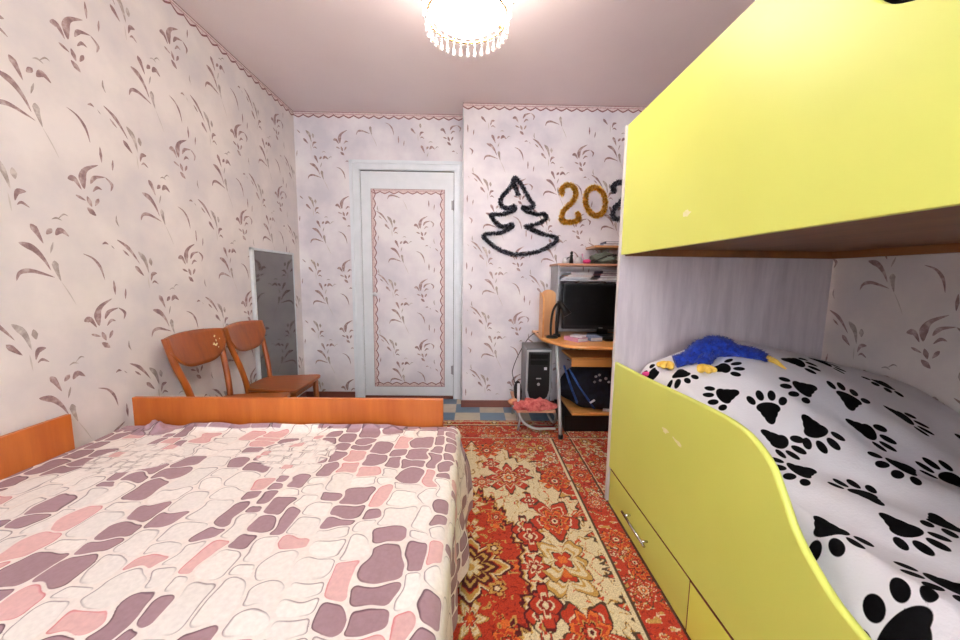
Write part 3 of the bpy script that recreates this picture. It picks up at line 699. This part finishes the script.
bm = NB(); tube(bm, [(1.138,1.355,bz(1.138,1.355)+.012),(1.15,1.33,bz(1.15,1.33)+.011),(1.162,1.295,bz(1.162,1.295)+.005)], .012, 10, radii=[.012,.010,.003]); obj('beak', bm, M_toyy, toy)
bm = NB(); blob(bm, (.80,1.61,bz(.80,1.61)-.005), (.022,.016,.012), sub=2, amp=.3); tag(obj('pink_cloth', bm, M_pink), 'small bright pink cloth scrap at the head corner of the lower bunk', 'cloth')

# ---------------------------------------------------------------- chairs (back towards -X, facing +X)
def make_chair(label, loc):
    t = thing('dining_chair', label, 'chair', loc, 'wooden chairs against the left wall'); O = Vector(loc)
    def ob(name, bm, m):
        for v in bm.verts: v.co += O
        return obj(name, bm, m, t)
    bm = NB(); out = smooth_pts([(-.165,-.115,0),(-.175,0,0),(-.165,.115,0),(-.10,.145,0),(.10,.185,0),(.155,.19,0),(.172,.16,0),(.176,0,0),(.172,-.16,0),(.155,-.19,0),(.10,-.185,0),(-.10,-.145,0)], 3, True)
    plate(bm, [[(p.x,p.y) for p in out]], .022, 'XY', .439, .004); ob('seat', bm, M_seat)
    bm = NB()
    for s in (-1,1): box(bm, (-.14,s*.128-.008,.385), (.14,s*.128+.008,.427), .002, rot=Matrix.Rotation(s*.12,3,'Z'))
    box(bm, (.125,-.15,.385), (.142,.15,.427), .002); box(bm, (-.15,-.11,.385), (-.135,.11,.427), .002); ob('seat_rail', bm, M_chair)
    for s in (-1,1):
        bm = NB(); P = smooth_pts([(-.17,s*.11,0),(-.150,s*.118,.22),(-.148,s*.125,.42),(-.168,s*.140,.56),(-.205,s*.163,.70),(-.232,s*.176,.83)],5)
        tube(bm, P, .016, 10, flat=1.15); ob('rear_leg', bm, M_chair)
        bm = NB(); tube(bm, [(.145,s*.155,.427),(.16,s*.168,0)], .016, 10, radii=[.020,.013]); ob('front_leg', bm, M_chair)
    # back rest: curved shield plate
    bm = NB(); n = 22; K = 8; fr = []
    for i in range(n+1):
        y = -.186+.372*i/n; q_ = y/.186
        top = .845-.012*q_*q_; bot = .662+.10*abs(q_)**3.4
        row = []
        for k in range(K+1):
            z = bot+(top-bot)*k/K; x = -.155-.075*((z-.56)/.27)-.028*(1-q_*q_)+.018; row.append((x,y,z))
        fr.append(row)
    for off in (0, -.014):
        g = [[bm.verts.new((p[0]+off,p[1],p[2])) for p in row] for row in fr]
        if off == 0: g0 = g
        for i in range(n):
            for k in range(K):
                f = bm.faces.new((g[i][k], g[i+1][k], g[i+1][k+1], g[i][k+1])); f.smooth = True
    for i in range(n):
        bm.faces.new((g0[i][0], g0[i+1][0], g[i+1][0], g[i][0])); bm.faces.new((g0[i][K], g0[i+1][K], g[i+1][K], g[i][K]))
    for k in range(K):
        bm.faces.new((g0[0][k], g0[0][k+1], g[0][k+1], g[0][k])); bm.faces.new((g0[n][k], g0[n][k+1], g[n][k+1], g[n][k]))
    ob('backrest', bm, M_chair)
    return t
ch = make_chair('orange wooden chair in the corner beside the mirror, seat visible over the footboard', (-1.245,2.345,0))
c2 = copy_tree(ch); c2.location = (-1.262,1.945,0); c2.rotation_euler.z = -.04
c2['label'] = 'scuffed orange wooden chair nearer the bed, seat hidden behind the footboard'
bm = NB()
for k in range(12):
    y = .12+random.gauss(0,.015); z = .765+random.gauss(0,.022); x = -.155-.075*((z-.56)/.27)-.028*(1-(y/.186)**2)+.0200
    s_ = random.uniform(.003,.008); bm.faces.new([bm.verts.new((x,y-s_,z)), bm.verts.new((x,y,z-s_)), bm.verts.new((x,y+s_,z)), bm.verts.new((x,y,z+s_))])
me = bpy.data.meshes.new('scuff_mark'); bm.to_mesh(me); bm.free(); me.materials.append(M_scuff)
so = bpy.data.objects.new('scuff_mark', me); COL.objects.link(so); so.parent = c2

# ---------------------------------------------------------------- mirror
mir = thing('wall_mirror', 'tall grey mirror with white frame leaning on the left wall by the corner', 'mirror', (-1.54,2.9,0))
y0, y1, z0, z1 = 2.60, 3.20, .07, 1.335
bm = NB(); box(bm, (XL+.004,y0+.02,z0+.02), (XL+.014,y1-.008,z1-.014)); obj('mirror_glass', bm, M_mirror, mir)
bm = NB(); box(bm, (XL+.003,y0,z0), (XL+.024,y0+.026,z1), .003); box(bm, (XL+.003,y1-.010,z0), (XL+.020,y1,z1), .002); box(bm, (XL+.003,y0,z1-.017), (XL+.024,y1,z1), .003); box(bm, (XL+.003,y0,z0), (XL+.024,y1,z0+.02), .003)
obj('mirror_frame', bm, M_whitew, mir)
bm = NB(); tube(bm, [(XL+.03, 2.63+.014*math.cos(a*PI/8), .735+.014*math.sin(a*PI/8)) for a in range(17)], .003, 6, cap=False); tube(bm, [(XL+.02,2.63,.749),(XL+.034,2.63,.749)], .003, 6); obj('hanging_ring', bm, M_whitew, mir)

# ---------------------------------------------------------------- tinsel
def tinsel(name, paths, m, R, label, group=None, core=.004, y=D2-.012, dens=900, closed=False):
    bm = NB(); r = random.Random(len(paths)*7+int(R*1000))
    c0 = Vector((sum(p[0][0] for p in paths)/len(paths), y, sum(p[0][1] for p in paths)/len(paths)))
    for P in paths:
        sp = smooth_pts([(x, y, z) for x, z in P], 8); tube(bm, sp, core, 6)
        L = sum((a-b_).length for a, b_ in zip(sp, sp[1:])); n = int(L*dens*3.2)
        for k in range(n):
            t = r.random()*(len(sp)-1); i = int(t); p = sp[i].lerp(sp[min(i+1,len(sp)-1)], t-i)
            d = Vector((r.gauss(0,1), r.gauss(0,.6), r.gauss(0,1))).normalized()*R*r.uniform(.6,1.1)
            if (p+d).y > D2-.001: d.y = -abs(d.y)
            s = d.cross(Vector((r.gauss(0,1),r.gauss(0,1),r.gauss(0,1)))).normalized()*R*.13
            bm.faces.new([bm.verts.new(p-s), bm.verts.new(p+s), bm.verts.new(p+d+s*.6), bm.verts.new(p+d-s*.6)]).material_index = 1 if r.random() < .22 else 0
    return tag(obj(name, bm, [m, M_glint_gold if m is M_goldt else M_glint], recalc=False, loc=c0), label, 'tinsel', group)
PXM = 363.46/D2  # px per metre on the alcove wall
def wp(px, py):  # z5 crop coordinates -> wall metres (measured from the camera model)
    X_ = 470+px/6.; Y_ = 160+py/6.
    return ((X_-515)/115.6+.339+(Y_-180)*.00019, 1.954-(Y_-180)/119.5)
tree = [[(290,210),(270,165),(262,125),(272,112),(300,140),(325,180),(350,225),(378,268),(350,282),(312,278)], [(262,125),(235,175),(200,212),(185,250),(200,278),(235,285),(268,270)],
 [(268,280),(262,298),(200,320),(132,325),(145,355),(190,392),(252,380)], [(316,282),(340,300),(395,318),(440,318),(450,340),(410,370),(330,390)],
 [(255,385),(240,402),(180,430),(88,445),(120,490),(200,540),(290,558),(400,540),(470,505),(516,460),(440,435),(380,412),(334,392)]]
tinsel('tinsel_garland', [[wp(*p) for p in P] for P in tree], M_blackt, .024, 'black tinsel bent into a Christmas tree outline on the wall', dens=1100)
two = [(545,200),(538,172),(565,148),(600,150),(622,185),(612,230),(580,265),(550,300),(540,345),(575,362),(625,355),(643,335),(632,310)]
tinsel('tinsel_digit', [[wp(*p) for p in two]], M_goldt, .028, 'gold tinsel digit 2 on the wall, left of the zero', 'tinsel digits', dens=1500)
zero = [(737+58*math.cos(t*PI/8)-8*math.sin(t*PI/8), 238-82*math.sin(t*PI/8)) for t in range(17)]
tinsel('tinsel_digit', [[wp(*p) for p in zero]], M_goldt, .028, 'gold tinsel digit 0 on the wall', 'tinsel digits', dens=1500)
tw3 = [(x+300, y-22) for x, y in two]
tinsel('tinsel_digit', [[wp(*p) for p in tw3]], M_greyt, .027, 'dark silver tinsel digit 2, half hidden by the bunk bed', 'tinsel digits', dens=1500)

# ---------------------------------------------------------------- computer desk
desk = thing('computer_desk', 'beech computer desk on grey tube legs with raised shelves, between bunk and wall', 'desk', (1.05,2.75,.014))
FZ = .016
bm = NB(); plate(bm, [[(.515,3.09),(.520,2.70),(.54,2.60),(.61,2.47),(.635,2.415),(.70,2.385),(.95,2.345),(1.30,2.36),(1.52,2.40),(1.55,3.09)]], .022, 'XY', .689, .002); obj('desktop', bm, M_desk, desk)
bm = NB(); box(bm, (.70,2.51,.577), (1.42,2.80,.592), .002); box(bm, (.702,2.500,.527), (1.42,2.515,.580), .002); obj('keyboard_tray', bm, M_desk, desk)
bm = NB(); box(bm, (.735,2.55,.150), (1.45,3.0,.168), .002); obj('bottom_shelf', bm, M_desk, desk)
for s, nm in ((0,'a'),):
    pass
def leg(pts, r=.011):
    bm = NB(); tube(bm, smooth_pts(pts, 4), r, 10); return bm
lg = obj('leg', leg([(.632,2.455,FZ+.01),(.622,2.50,.30),(.605,2.56,.678)], .013), M_metal, desk)
bm = NB(); tube(bm, [(.632,2.454,FZ),(.632,2.456,FZ+.03)], .017, 12); obj('foot_cap', bm, M_black, lg)
lg2 = obj('leg', leg([(.63,3.02,FZ+.01),(.62,2.96,.3),(.605,2.90,.678)], .013), M_metal, desk)
obj('brace', leg([(.612,2.60,.17),(.628,2.60,.12),(.628,2.68,.045),(.625,2.90,.045),(.61,2.96,.17)], .010), M_metal, desk)
obj('leg', leg([(1.47,2.455,FZ+.01),(1.48,2.50,.30),(1.49,2.56,.678)], .013), M_metal, desk)
obj('leg', leg([(1.47,3.02,FZ+.01),(1.48,2.96,.3),(1.49,2.90,.678)], .013), M_metal, desk)
bm = NB(); box(bm, (.672,3.04,.62), (1.53,3.055,1.10)); box(bm, (.665,3.02,.17), (.68,3.055,.70)); obj('back_panel', bm, M_greypl, desk)
bm = NB(); box(bm, (.658,2.84,.70), (.672,3.09,1.245), .001); obj('hutch_side', bm, M_greypl, desk)
bm = NB(); box(bm, (1.50,2.84,.70), (1.515,3.09,1.245), .001); obj('hutch_side', bm, M_greypl, desk)
bm = NB(); box(bm, (.645,2.80,1.246), (1.53,3.10,1.262), .002); obj('hutch_top', bm, M_shelfpink, desk)
bm = NB(); box(bm, (.673,2.86,1.128), (1.499,3.08,1.140), .001); obj('hutch_shelf', bm, M_greypl, desk)
bm = NB(); box(bm, (.69,2.58,FZ), (1.44,2.95,.135), .003); tag(obj('storage_box', bm, M_black), 'black box on the floor under the desk bottom shelf', 'box')
# side platform for the computer
bm = NB(); box(bm, (.325,2.54,.172), (.612,3.0,.188), .003); obj('computer_platform', bm, M_shelfpink, desk)
bm = NB(); tube(bm, smooth_pts([(.345,2.60,.171),(.36,2.58,.12),(.40,2.565,.075),(.47,2.56,.045),(.55,2.56,.045),(.618,2.56,.045)],3), .010, 10)
tube(bm, [(.345,2.60,.10),(.345,2.96,.10)], .008, 8); tube(bm, [(.345,2.60,.171),(.345,2.60,.09)], .009, 8); tube(bm, [(.345,2.96,.171),(.345,2.96,FZ-.014)], .009, 8); tube(bm, [(.36,2.585,.12),(.345,2.60,FZ-.002)],.008,8)
obj('platform_frame', bm, M_metal, desk)
bm = NB(); tube(bm, smooth_pts([(.346,2.60,.188),(.344,2.60,.30),(.344,2.60,.372)],3), .011, 10); obj('platform_post', bm, M_whitew, desk)
# PC tower
pc = thing('computer_tower', 'grey and black desktop computer tower on the low side platform', 'computer', (.49,2.79,.189))
bm = NB(); box(bm, (.404,2.652,.189), (.592,2.93,.625), .004); obj('case', bm, M_darkgrey, pc)
bm = NB(); plate(bm, [[(.409,.613),(.586,.613),(.588,.30),(.575,.235),(.535,.195),(.455,.195),(.415,.235),(.403,.30)]], .012, 'XZ', 2.647, .003); obj('front_bezel', bm, M_silver, pc)
bm = NB(); plate(bm, [[(.421,.600),(.574,.600),(.576,.31),(.562,.262),(.53,.232),(.46,.232),(.43,.262),(.416,.31)]], .010, 'XZ', 2.641, .002); fpn = obj('front_panel', bm, M_black, pc)
bm = NB(); box(bm, (.43,2.633,.552), (.562,2.6365,.588), .001); box(bm, (.43,2.633,.506), (.562,2.6365,.542), .001); obj('drive_bay', bm, M_screen, pc)
bm = NB(); box(bm, (.535,2.634,.468), (.556,2.6365,.488)); obj('sticker', bm, M_label, fpn)
bm = NB(); tube(bm, [(.496,2.637,.358),(.496,2.630,.358)], .011, 14); obj('power_button', bm, M_silver, fpn)
bm = NB(); box(bm, (.478,2.633,.398), (.515,2.6365,.406), .001); obj('front_badge', bm, M_silver, fpn)
# cloth on the platform
def crumple(name, c, r, m, label, cat, amp=.45, seed=0, zmin=None):
    bm = NB(); blob(bm, c, r, sub=4)
    for v in bm.verts:
        d = v.co-Vector(c); k = mnoise.noise(v.co*22+Vector((seed,0,0)))*.5+abs(mnoise.noise(v.co*50+Vector((0,seed,0))))*.5
        v.co = Vector(c)+d*(1+amp*k)
        if zmin is not None: v.co.z = max(v.co.z, zmin)
    return tag(obj(name, bm, m, loc=(c[0],c[1],zmin if zmin is not None else c[2])), label, cat)
crumple('folded_cloth', (.445,2.585,.205), (.125,.055,.058), M_pinkcloth, 'crumpled pink and red cloth in front of the computer tower', 'cloth', .9, 3, zmin=.1885)
crumple('soft_slipper', (.322,2.66,.213), (.045,.04,.022), M_orangecloth, 'small peach soft slipper at the left end of the low platform', 'slipper', .3, 4, .1885)
crumple('dark_bag', (.357,2.74,.27), (.030,.09,.08), M_dark, 'small black bag standing left of the computer tower', 'bag', .3, 9, .1885)
bm = NB(); tube(bm, smooth_pts([(.60,2.90,.715),(.555,2.93,.71),(.48,3.0,.66),(.40,3.06,.50),(.345,3.02,.37),(.335,2.9,.34),(.345,2.82,.31)],6), .0035, 6); tag(obj('power_cable', bm, M_black), 'thin black cable running from the desk down to the low platform', 'cable')
# backpack on the bottom shelf
bp = thing('backpack', 'navy backpack with blue stripes leaning on the bottom shelf of the desk', 'backpack', (.95,2.72,.168))
bm = NB(); blob(bm, (.985,2.70,.335), (.315,.145,.185), sub=4, amp=.10)
for v in bm.verts: v.co.z = max(v.co.z, .1685)
obj('body', bm, M_navy, bp)
def strip(bm, pts, w, th=.006): tube(bm, smooth_pts(pts, 6), w, 8, flat=th/w)
bm = NB(); blob(bm, (.99,2.60,.27), (.17,.05,.085), sub=3, amp=.1); obj('front_pocket', bm, M_navy, bp)
for k, (a, b_) in enumerate(((( .655,2.53,.53),(.775,2.57,.24)), ((.72,2.55,.47),(.90,2.56,.20)), ((.70,2.56,.50),(.86,2.565,.26)))):
    bm = NB(); mid = ((a[0]+b_[0])/2-.01, a[1]-.012, (a[2]+b_[2])/2); strip(bm, [a, mid, b_], .011 if k == 0 else .006); obj('strap', bm, M_bluestripe if k != 1 else M_bluestripe, bp)
bm = NB(); box(bm, (.855,2.535,.255), (.895,2.541,.268), rot=Matrix.Rotation(-.6,3,'Y')); obj('reflective_tag', bm, M_label, bp)
bm = NB(); box(bm, (.955,2.535,.185), (1.045,2.541,.205), rot=Matrix.Rotation(.12,3,'Y')); obj('name_tag', bm, M_label, bp)
bm = NB()
for k in range(7): blob(bm, (.90+.035*(k%4)+random.uniform(-.01,.01), 2.563, .40+.028*(k//4)+.012*(k%3)), (.012,.004,.010), sub=1)
obj('printed_patch', bm, M_greypl, bp)
# monitor
mo = thing('computer_monitor', 'wide black computer monitor standing on the desk', 'monitor', (1.02,2.84,.70))
bm = NB(); box(bm, (.70,2.80,.755), (1.36,2.835,1.112), .006); obj('housing', bm, M_black, mo)
bm = NB(); box(bm, (.714,2.797,.785), (1.346,2.7995,1.098)); obj('screen', bm, M_screen, mo)
bm = NB(); box(bm, (.99,2.83,.712), (1.07,2.86,.85), .004); lathe(bm, [(0,0),(.12,0),(.118,.008),(.04,.013),(0,.013)], (1.03,2.84,.70)); obj('stand', bm, M_black, mo)
bm = NB(); box(bm, (.985,2.796,.763), (1.015,2.7995,.768)); obj('brand_strip', bm, M_silver, mo)
# organiser with rounded back
og = thing('desk_organizer', 'beech desk organiser with rounded back at the left desk edge', 'organiser', (.59,2.80,.7005))
bm = NB(); arc = [(.540,.7005)]+[(.596+.056*math.cos(PI-t*PI/12), 1.015+.042*math.sin(t*PI/12)) for t in range(13)]+[(.652,.7005)]
plate(bm, [arc], .014, 'XZ', 2.86, .001); obj('back', bm, M_desk2, og)
bm = NB(); plate(bm, [[(2.70,.7005),(2.852,.7005),(2.852,1.035),(2.80,1.035),(2.72,1.0),(2.70,.96)]], .012, 'YZ', .530, .001); obj('side', bm, M_desk, og)
# gooseneck lamp
gl = thing('desk_lamp', 'black gooseneck desk lamp on the desk beside the monitor', 'lamp', (.62,2.70,.70))
bm = NB(); lathe(bm, [(0,0),(.045,0),(.045,.010),(.03,.018),(0,.020)], (.600,2.70,.7005), 24); obj('base', bm, M_black, gl)
bm = NB(); tube(bm, smooth_pts([(.590,2.70,.71),(.588,2.70,.80),(.60,2.70,.90),(.625,2.69,.955),(.65,2.68,.96)],6), .009, 10); obj('neck', bm, M_black, gl)
bm = NB(); tube(bm, [(.64,2.68,.972),(.67,2.67,.93),(.70,2.66,.88)], .02, 14, radii=[.018,.022,.034]); obj('lamp_shade', bm, M_black, gl)
bm = NB(); tube(bm, [(.688,2.664,.90),(.701,2.659,.878)], .02, 12, radii=[.02,.03]); obj('bulb', bm, M_silver, gl)
bm = NB(); tube(bm, smooth_pts([(.648,2.76,.705),(.648,2.76,.82),(.655,2.75,.93),(.652,2.74,.975)],5), .013, 10); lathe(bm, [(0,0),(.032,0),(.028,.02),(0,.022)], (.648,2.76,.7005), 20)
tag(obj('microphone_stand', bm, M_black), 'black upright stand just right of the gooseneck lamp', 'stand')
# desk clutter
def book(name, a, b_, m, rz, label, cat, group=None, mats=None):
    c = (Vector(a)+Vector(b_))/2; R_ = Matrix.Rotation(rz, 3, 'Z'); bt = NB(); t = b_[2]-a[2]
    ctr = Vector((c.x, c.y, a[2]))
    box(bt, a, (b_[0], b_[1], a[2]+t*.14), rot=R_, piv=ctr); box(bt, (a[0],a[1],b_[2]-t*.14), b_, rot=R_, piv=ctr); box(bt, (a[0]-.0005,a[1],a[2]), (a[0]+.003,b_[1],b_[2]), rot=R_, piv=ctr)
    box(bt, (a[0]+.003,a[1]+.002,a[2]+t*.14), (b_[0]-.003,b_[1]-.002,b_[2]-t*.14), mi=1, rot=R_, piv=ctr)
    return tag(obj(name, bt, [m, M_paperw], loc=ctr), label, cat, group)
z = .7005
book('notebook', (.70,2.52,z), (.80,2.66,z+.028), M_bookpink, .5, 'pink notebook lying on the desk below the monitor corner', 'notebook')
book('booklet', (.725,2.53,z+.029), (.80,2.62,z+.042), M_paperw, .8, 'white booklet on top of the pink notebook', 'booklet')
book('notebook', (.84,2.56,z), (.93,2.68,z+.030), M_paperb, .1, 'pale blue notebook on the desk in front of the monitor', 'notebook')
bm = NB(); box(bm, (.955,2.56,z), (1.25,2.69,z+.02), .004); kb = obj('keyboard', bm, M_black); tag(kb, 'black keyboard on the desk in front of the monitor', 'keyboard')
z = 1.1405; grp = 'papers and books on the hutch shelf'
ys = [(.70,2.87,.90,3.05,.010,M_paperb,'blue folder at the bottom left of the hutch shelf pile'), (.715,2.86,.93,3.04,.012,M_paperw,'white paper stack above the blue folder'),
      (.74,2.865,.95,3.05,.010,M_shelfpink,'brown booklet above the white paper stack'), (.76,2.87,.94,3.04,.022,M_paperw,'thick white paper pile topmost on the hutch shelf left')]
for k, (x0,y0_,x1,y1_,t,m,lb) in enumerate(ys):
    book('book', (x0,y0_,z), (x1,y1_,z+t), m, .03*(k-1), lb, 'book', grp); z += t+.0008
z = 1.1405
for k, (t, m, lb) in enumerate(((.014,M_paperw,'white book at the bottom of the right hutch shelf pile'),(.018,M_purple,'purple book in the right hutch shelf pile'),(.014,M_bookpink,'pink book between two purple books'),(.020,M_purple,'dark purple book topmost in the right hutch shelf pile'))):
    book('book', (.985+.01*k,2.87,z), (1.20+.01*k,3.05,z+t), m, .04*(k%2), lb, 'book', grp); z += t+.0008
zt = 1.2625
def figurine(x, y, h, mb, mh, label):
    t = thing('figurine', label, 'figurine', (x,y,zt))
    bm = NB(); lathe(bm, [(0,0),(.018,0),(.015,.3*h),(.010,.55*h),(.013,.68*h),(.005,.74*h),(0,.74*h)], (x,y,zt), 14)
    tube(bm, [(x,y,zt+.6*h),(x-.03,y,zt+.45*h),(x-.045,y,zt+.2*h)], .004, 6); obj('body', bm, mb, t)
    bm = NB(); blob(bm, (x,y,zt+.85*h), (.012,.012,.15*h), sub=2); obj('head', bm, mh, t)
figurine(.765, 2.86, .095, M_black, M_black, 'small black figurine standing on top of the desk hutch')
bm = NB(); lathe(bm, [(0,0),(.022,0),(.026,.02),(.02,.045),(0,.05)], (.725,2.88,zt), 18); tag(obj('small_pot', bm, M_paperw), 'small white pot left of the black figurine', 'pot')
bm = NB(); lathe(bm, [(0,0),(.024,0),(.028,.025),(.018,.05),(0,.052)], (.825,2.87,zt), 18); tag(obj('round_jar', bm, M_paperw), 'round white jar right of the black figurine', 'jar')
crumple('toy_car', (.885,2.86,zt+.018), (.030,.025,.018), M_pink, 'small magenta toy on top of the desk hutch', 'toy', .3, 2, zt)
bm = NB(); tube(bm, smooth_pts([(.87,2.88,zt+.004),(.863,2.88,zt+.04),(.855,2.88,zt+.07)],3), .004, 6); blob(bm, (.855,2.88,zt+.072), (.008,.008,.008), sub=1); tag(obj('hair_pin', bm, M_bookpink), 'thin pink pin standing behind the magenta toy', 'pin')
crumple('folded_garment', (1.045,2.92,zt+.034), (.085,.06,.042), M_kgreen, 'grey green folded garment heap on the desk hutch', 'garment', 1.3, 6, zt)
bm = NB()
for k in range(5): tube(bm, smooth_pts([(.94+.018*k,2.85+.012*k,zt+.010+.003*k),(1.0+.02*k,2.86,zt+.045+.01*(k%3)),(1.09+.012*k,2.86+.01*k,zt+.072+.006*(k%2))],4), .005, 6)
tag(obj('black_cables', bm, M_black, loc=(1.0,2.86,zt)), 'bundle of black cables draped over the garment heap', 'cables')
ws = thing('wall_shelf', 'small beech shelf on the wall above the desk hutch, half behind the bunk', 'shelf', (1.25,3.02,1.39))
bm = NB(); box(bm, (.955,2.90,1.392), (1.55,D2-.001,1.410), .002); obj('board', bm, M_desk2, ws)
bm = NB(); box(bm, (1.10,3.0,1.34), (1.112,D2-.001,1.3915), .001); box(bm, (1.45,3.0,1.34), (1.462,D2-.001,1.3915), .001); obj('bracket', bm, M_greypl, ws)
book('book', (1.03,2.93,1.4105), (1.22,3.08,1.425), M_paperb, .05, 'grey blue book lying on the small wall shelf', 'book')
book('book', (1.06,2.935,1.4258), (1.24,3.08,1.445), M_purple, -.04, 'dark book on top of the grey blue book on the wall shelf', 'book')

# ---------------------------------------------------------------- light
w = bpy.data.worlds.new('sky'); S.world = w; w.use_nodes = True
bg = w.node_tree.nodes['Background']; bg.inputs[0].default_value = (.75,.86,1,1); bg.inputs[1].default_value = 1.2
def area(name, loc, rot, sx, sy, en, c):
    l = bpy.data.lights.new(name, 'AREA'); l.shape = 'RECTANGLE'; l.size = sx; l.size_y = sy; l.energy = en; l.color = c
    o = bpy.data.objects.new(name, l); COL.objects.link(o); o.location = loc; o.rotation_euler = rot; return o
area('window_daylight', (0, YN-.14, 1.55), (PI/2, 0, 0), 1.5, 1.4, 130, (.86,.92,1))

# ---------------------------------------------------------------- camera
f, pi_, ya, ro, hh = 363.46, .1167, .0201, .0126, 1.1466
R0 = Vector((math.cos(ya), -math.sin(ya), 0)); F0 = Vector((math.sin(ya), math.cos(ya), 0)); ZV = Vector((0,0,1))
FW = math.cos(pi_)*F0-math.sin(pi_)*ZV; UP = math.sin(pi_)*F0+math.cos(pi_)*ZV
R2 = math.cos(ro)*R0+math.sin(ro)*UP; U2 = math.cos(ro)*UP-math.sin(ro)*R0
cd = bpy.data.cameras.new('camera'); cam = bpy.data.objects.new('camera', cd); COL.objects.link(cam)
cd.sensor_width = 36; cd.lens = 36*f/960; cd.clip_start = .02
mt = Matrix((R2, U2, -FW)).transposed().to_4x4(); mt.translation = (0, 0, hh); cam.matrix_world = mt
S.camera = cam
S.view_settings.view_transform = 'Standard'; S.view_settings.look = 'None'; S.view_settings.gamma = 1
S.view_settings.use_curve_mapping = False; S.view_settings.exposure = .33
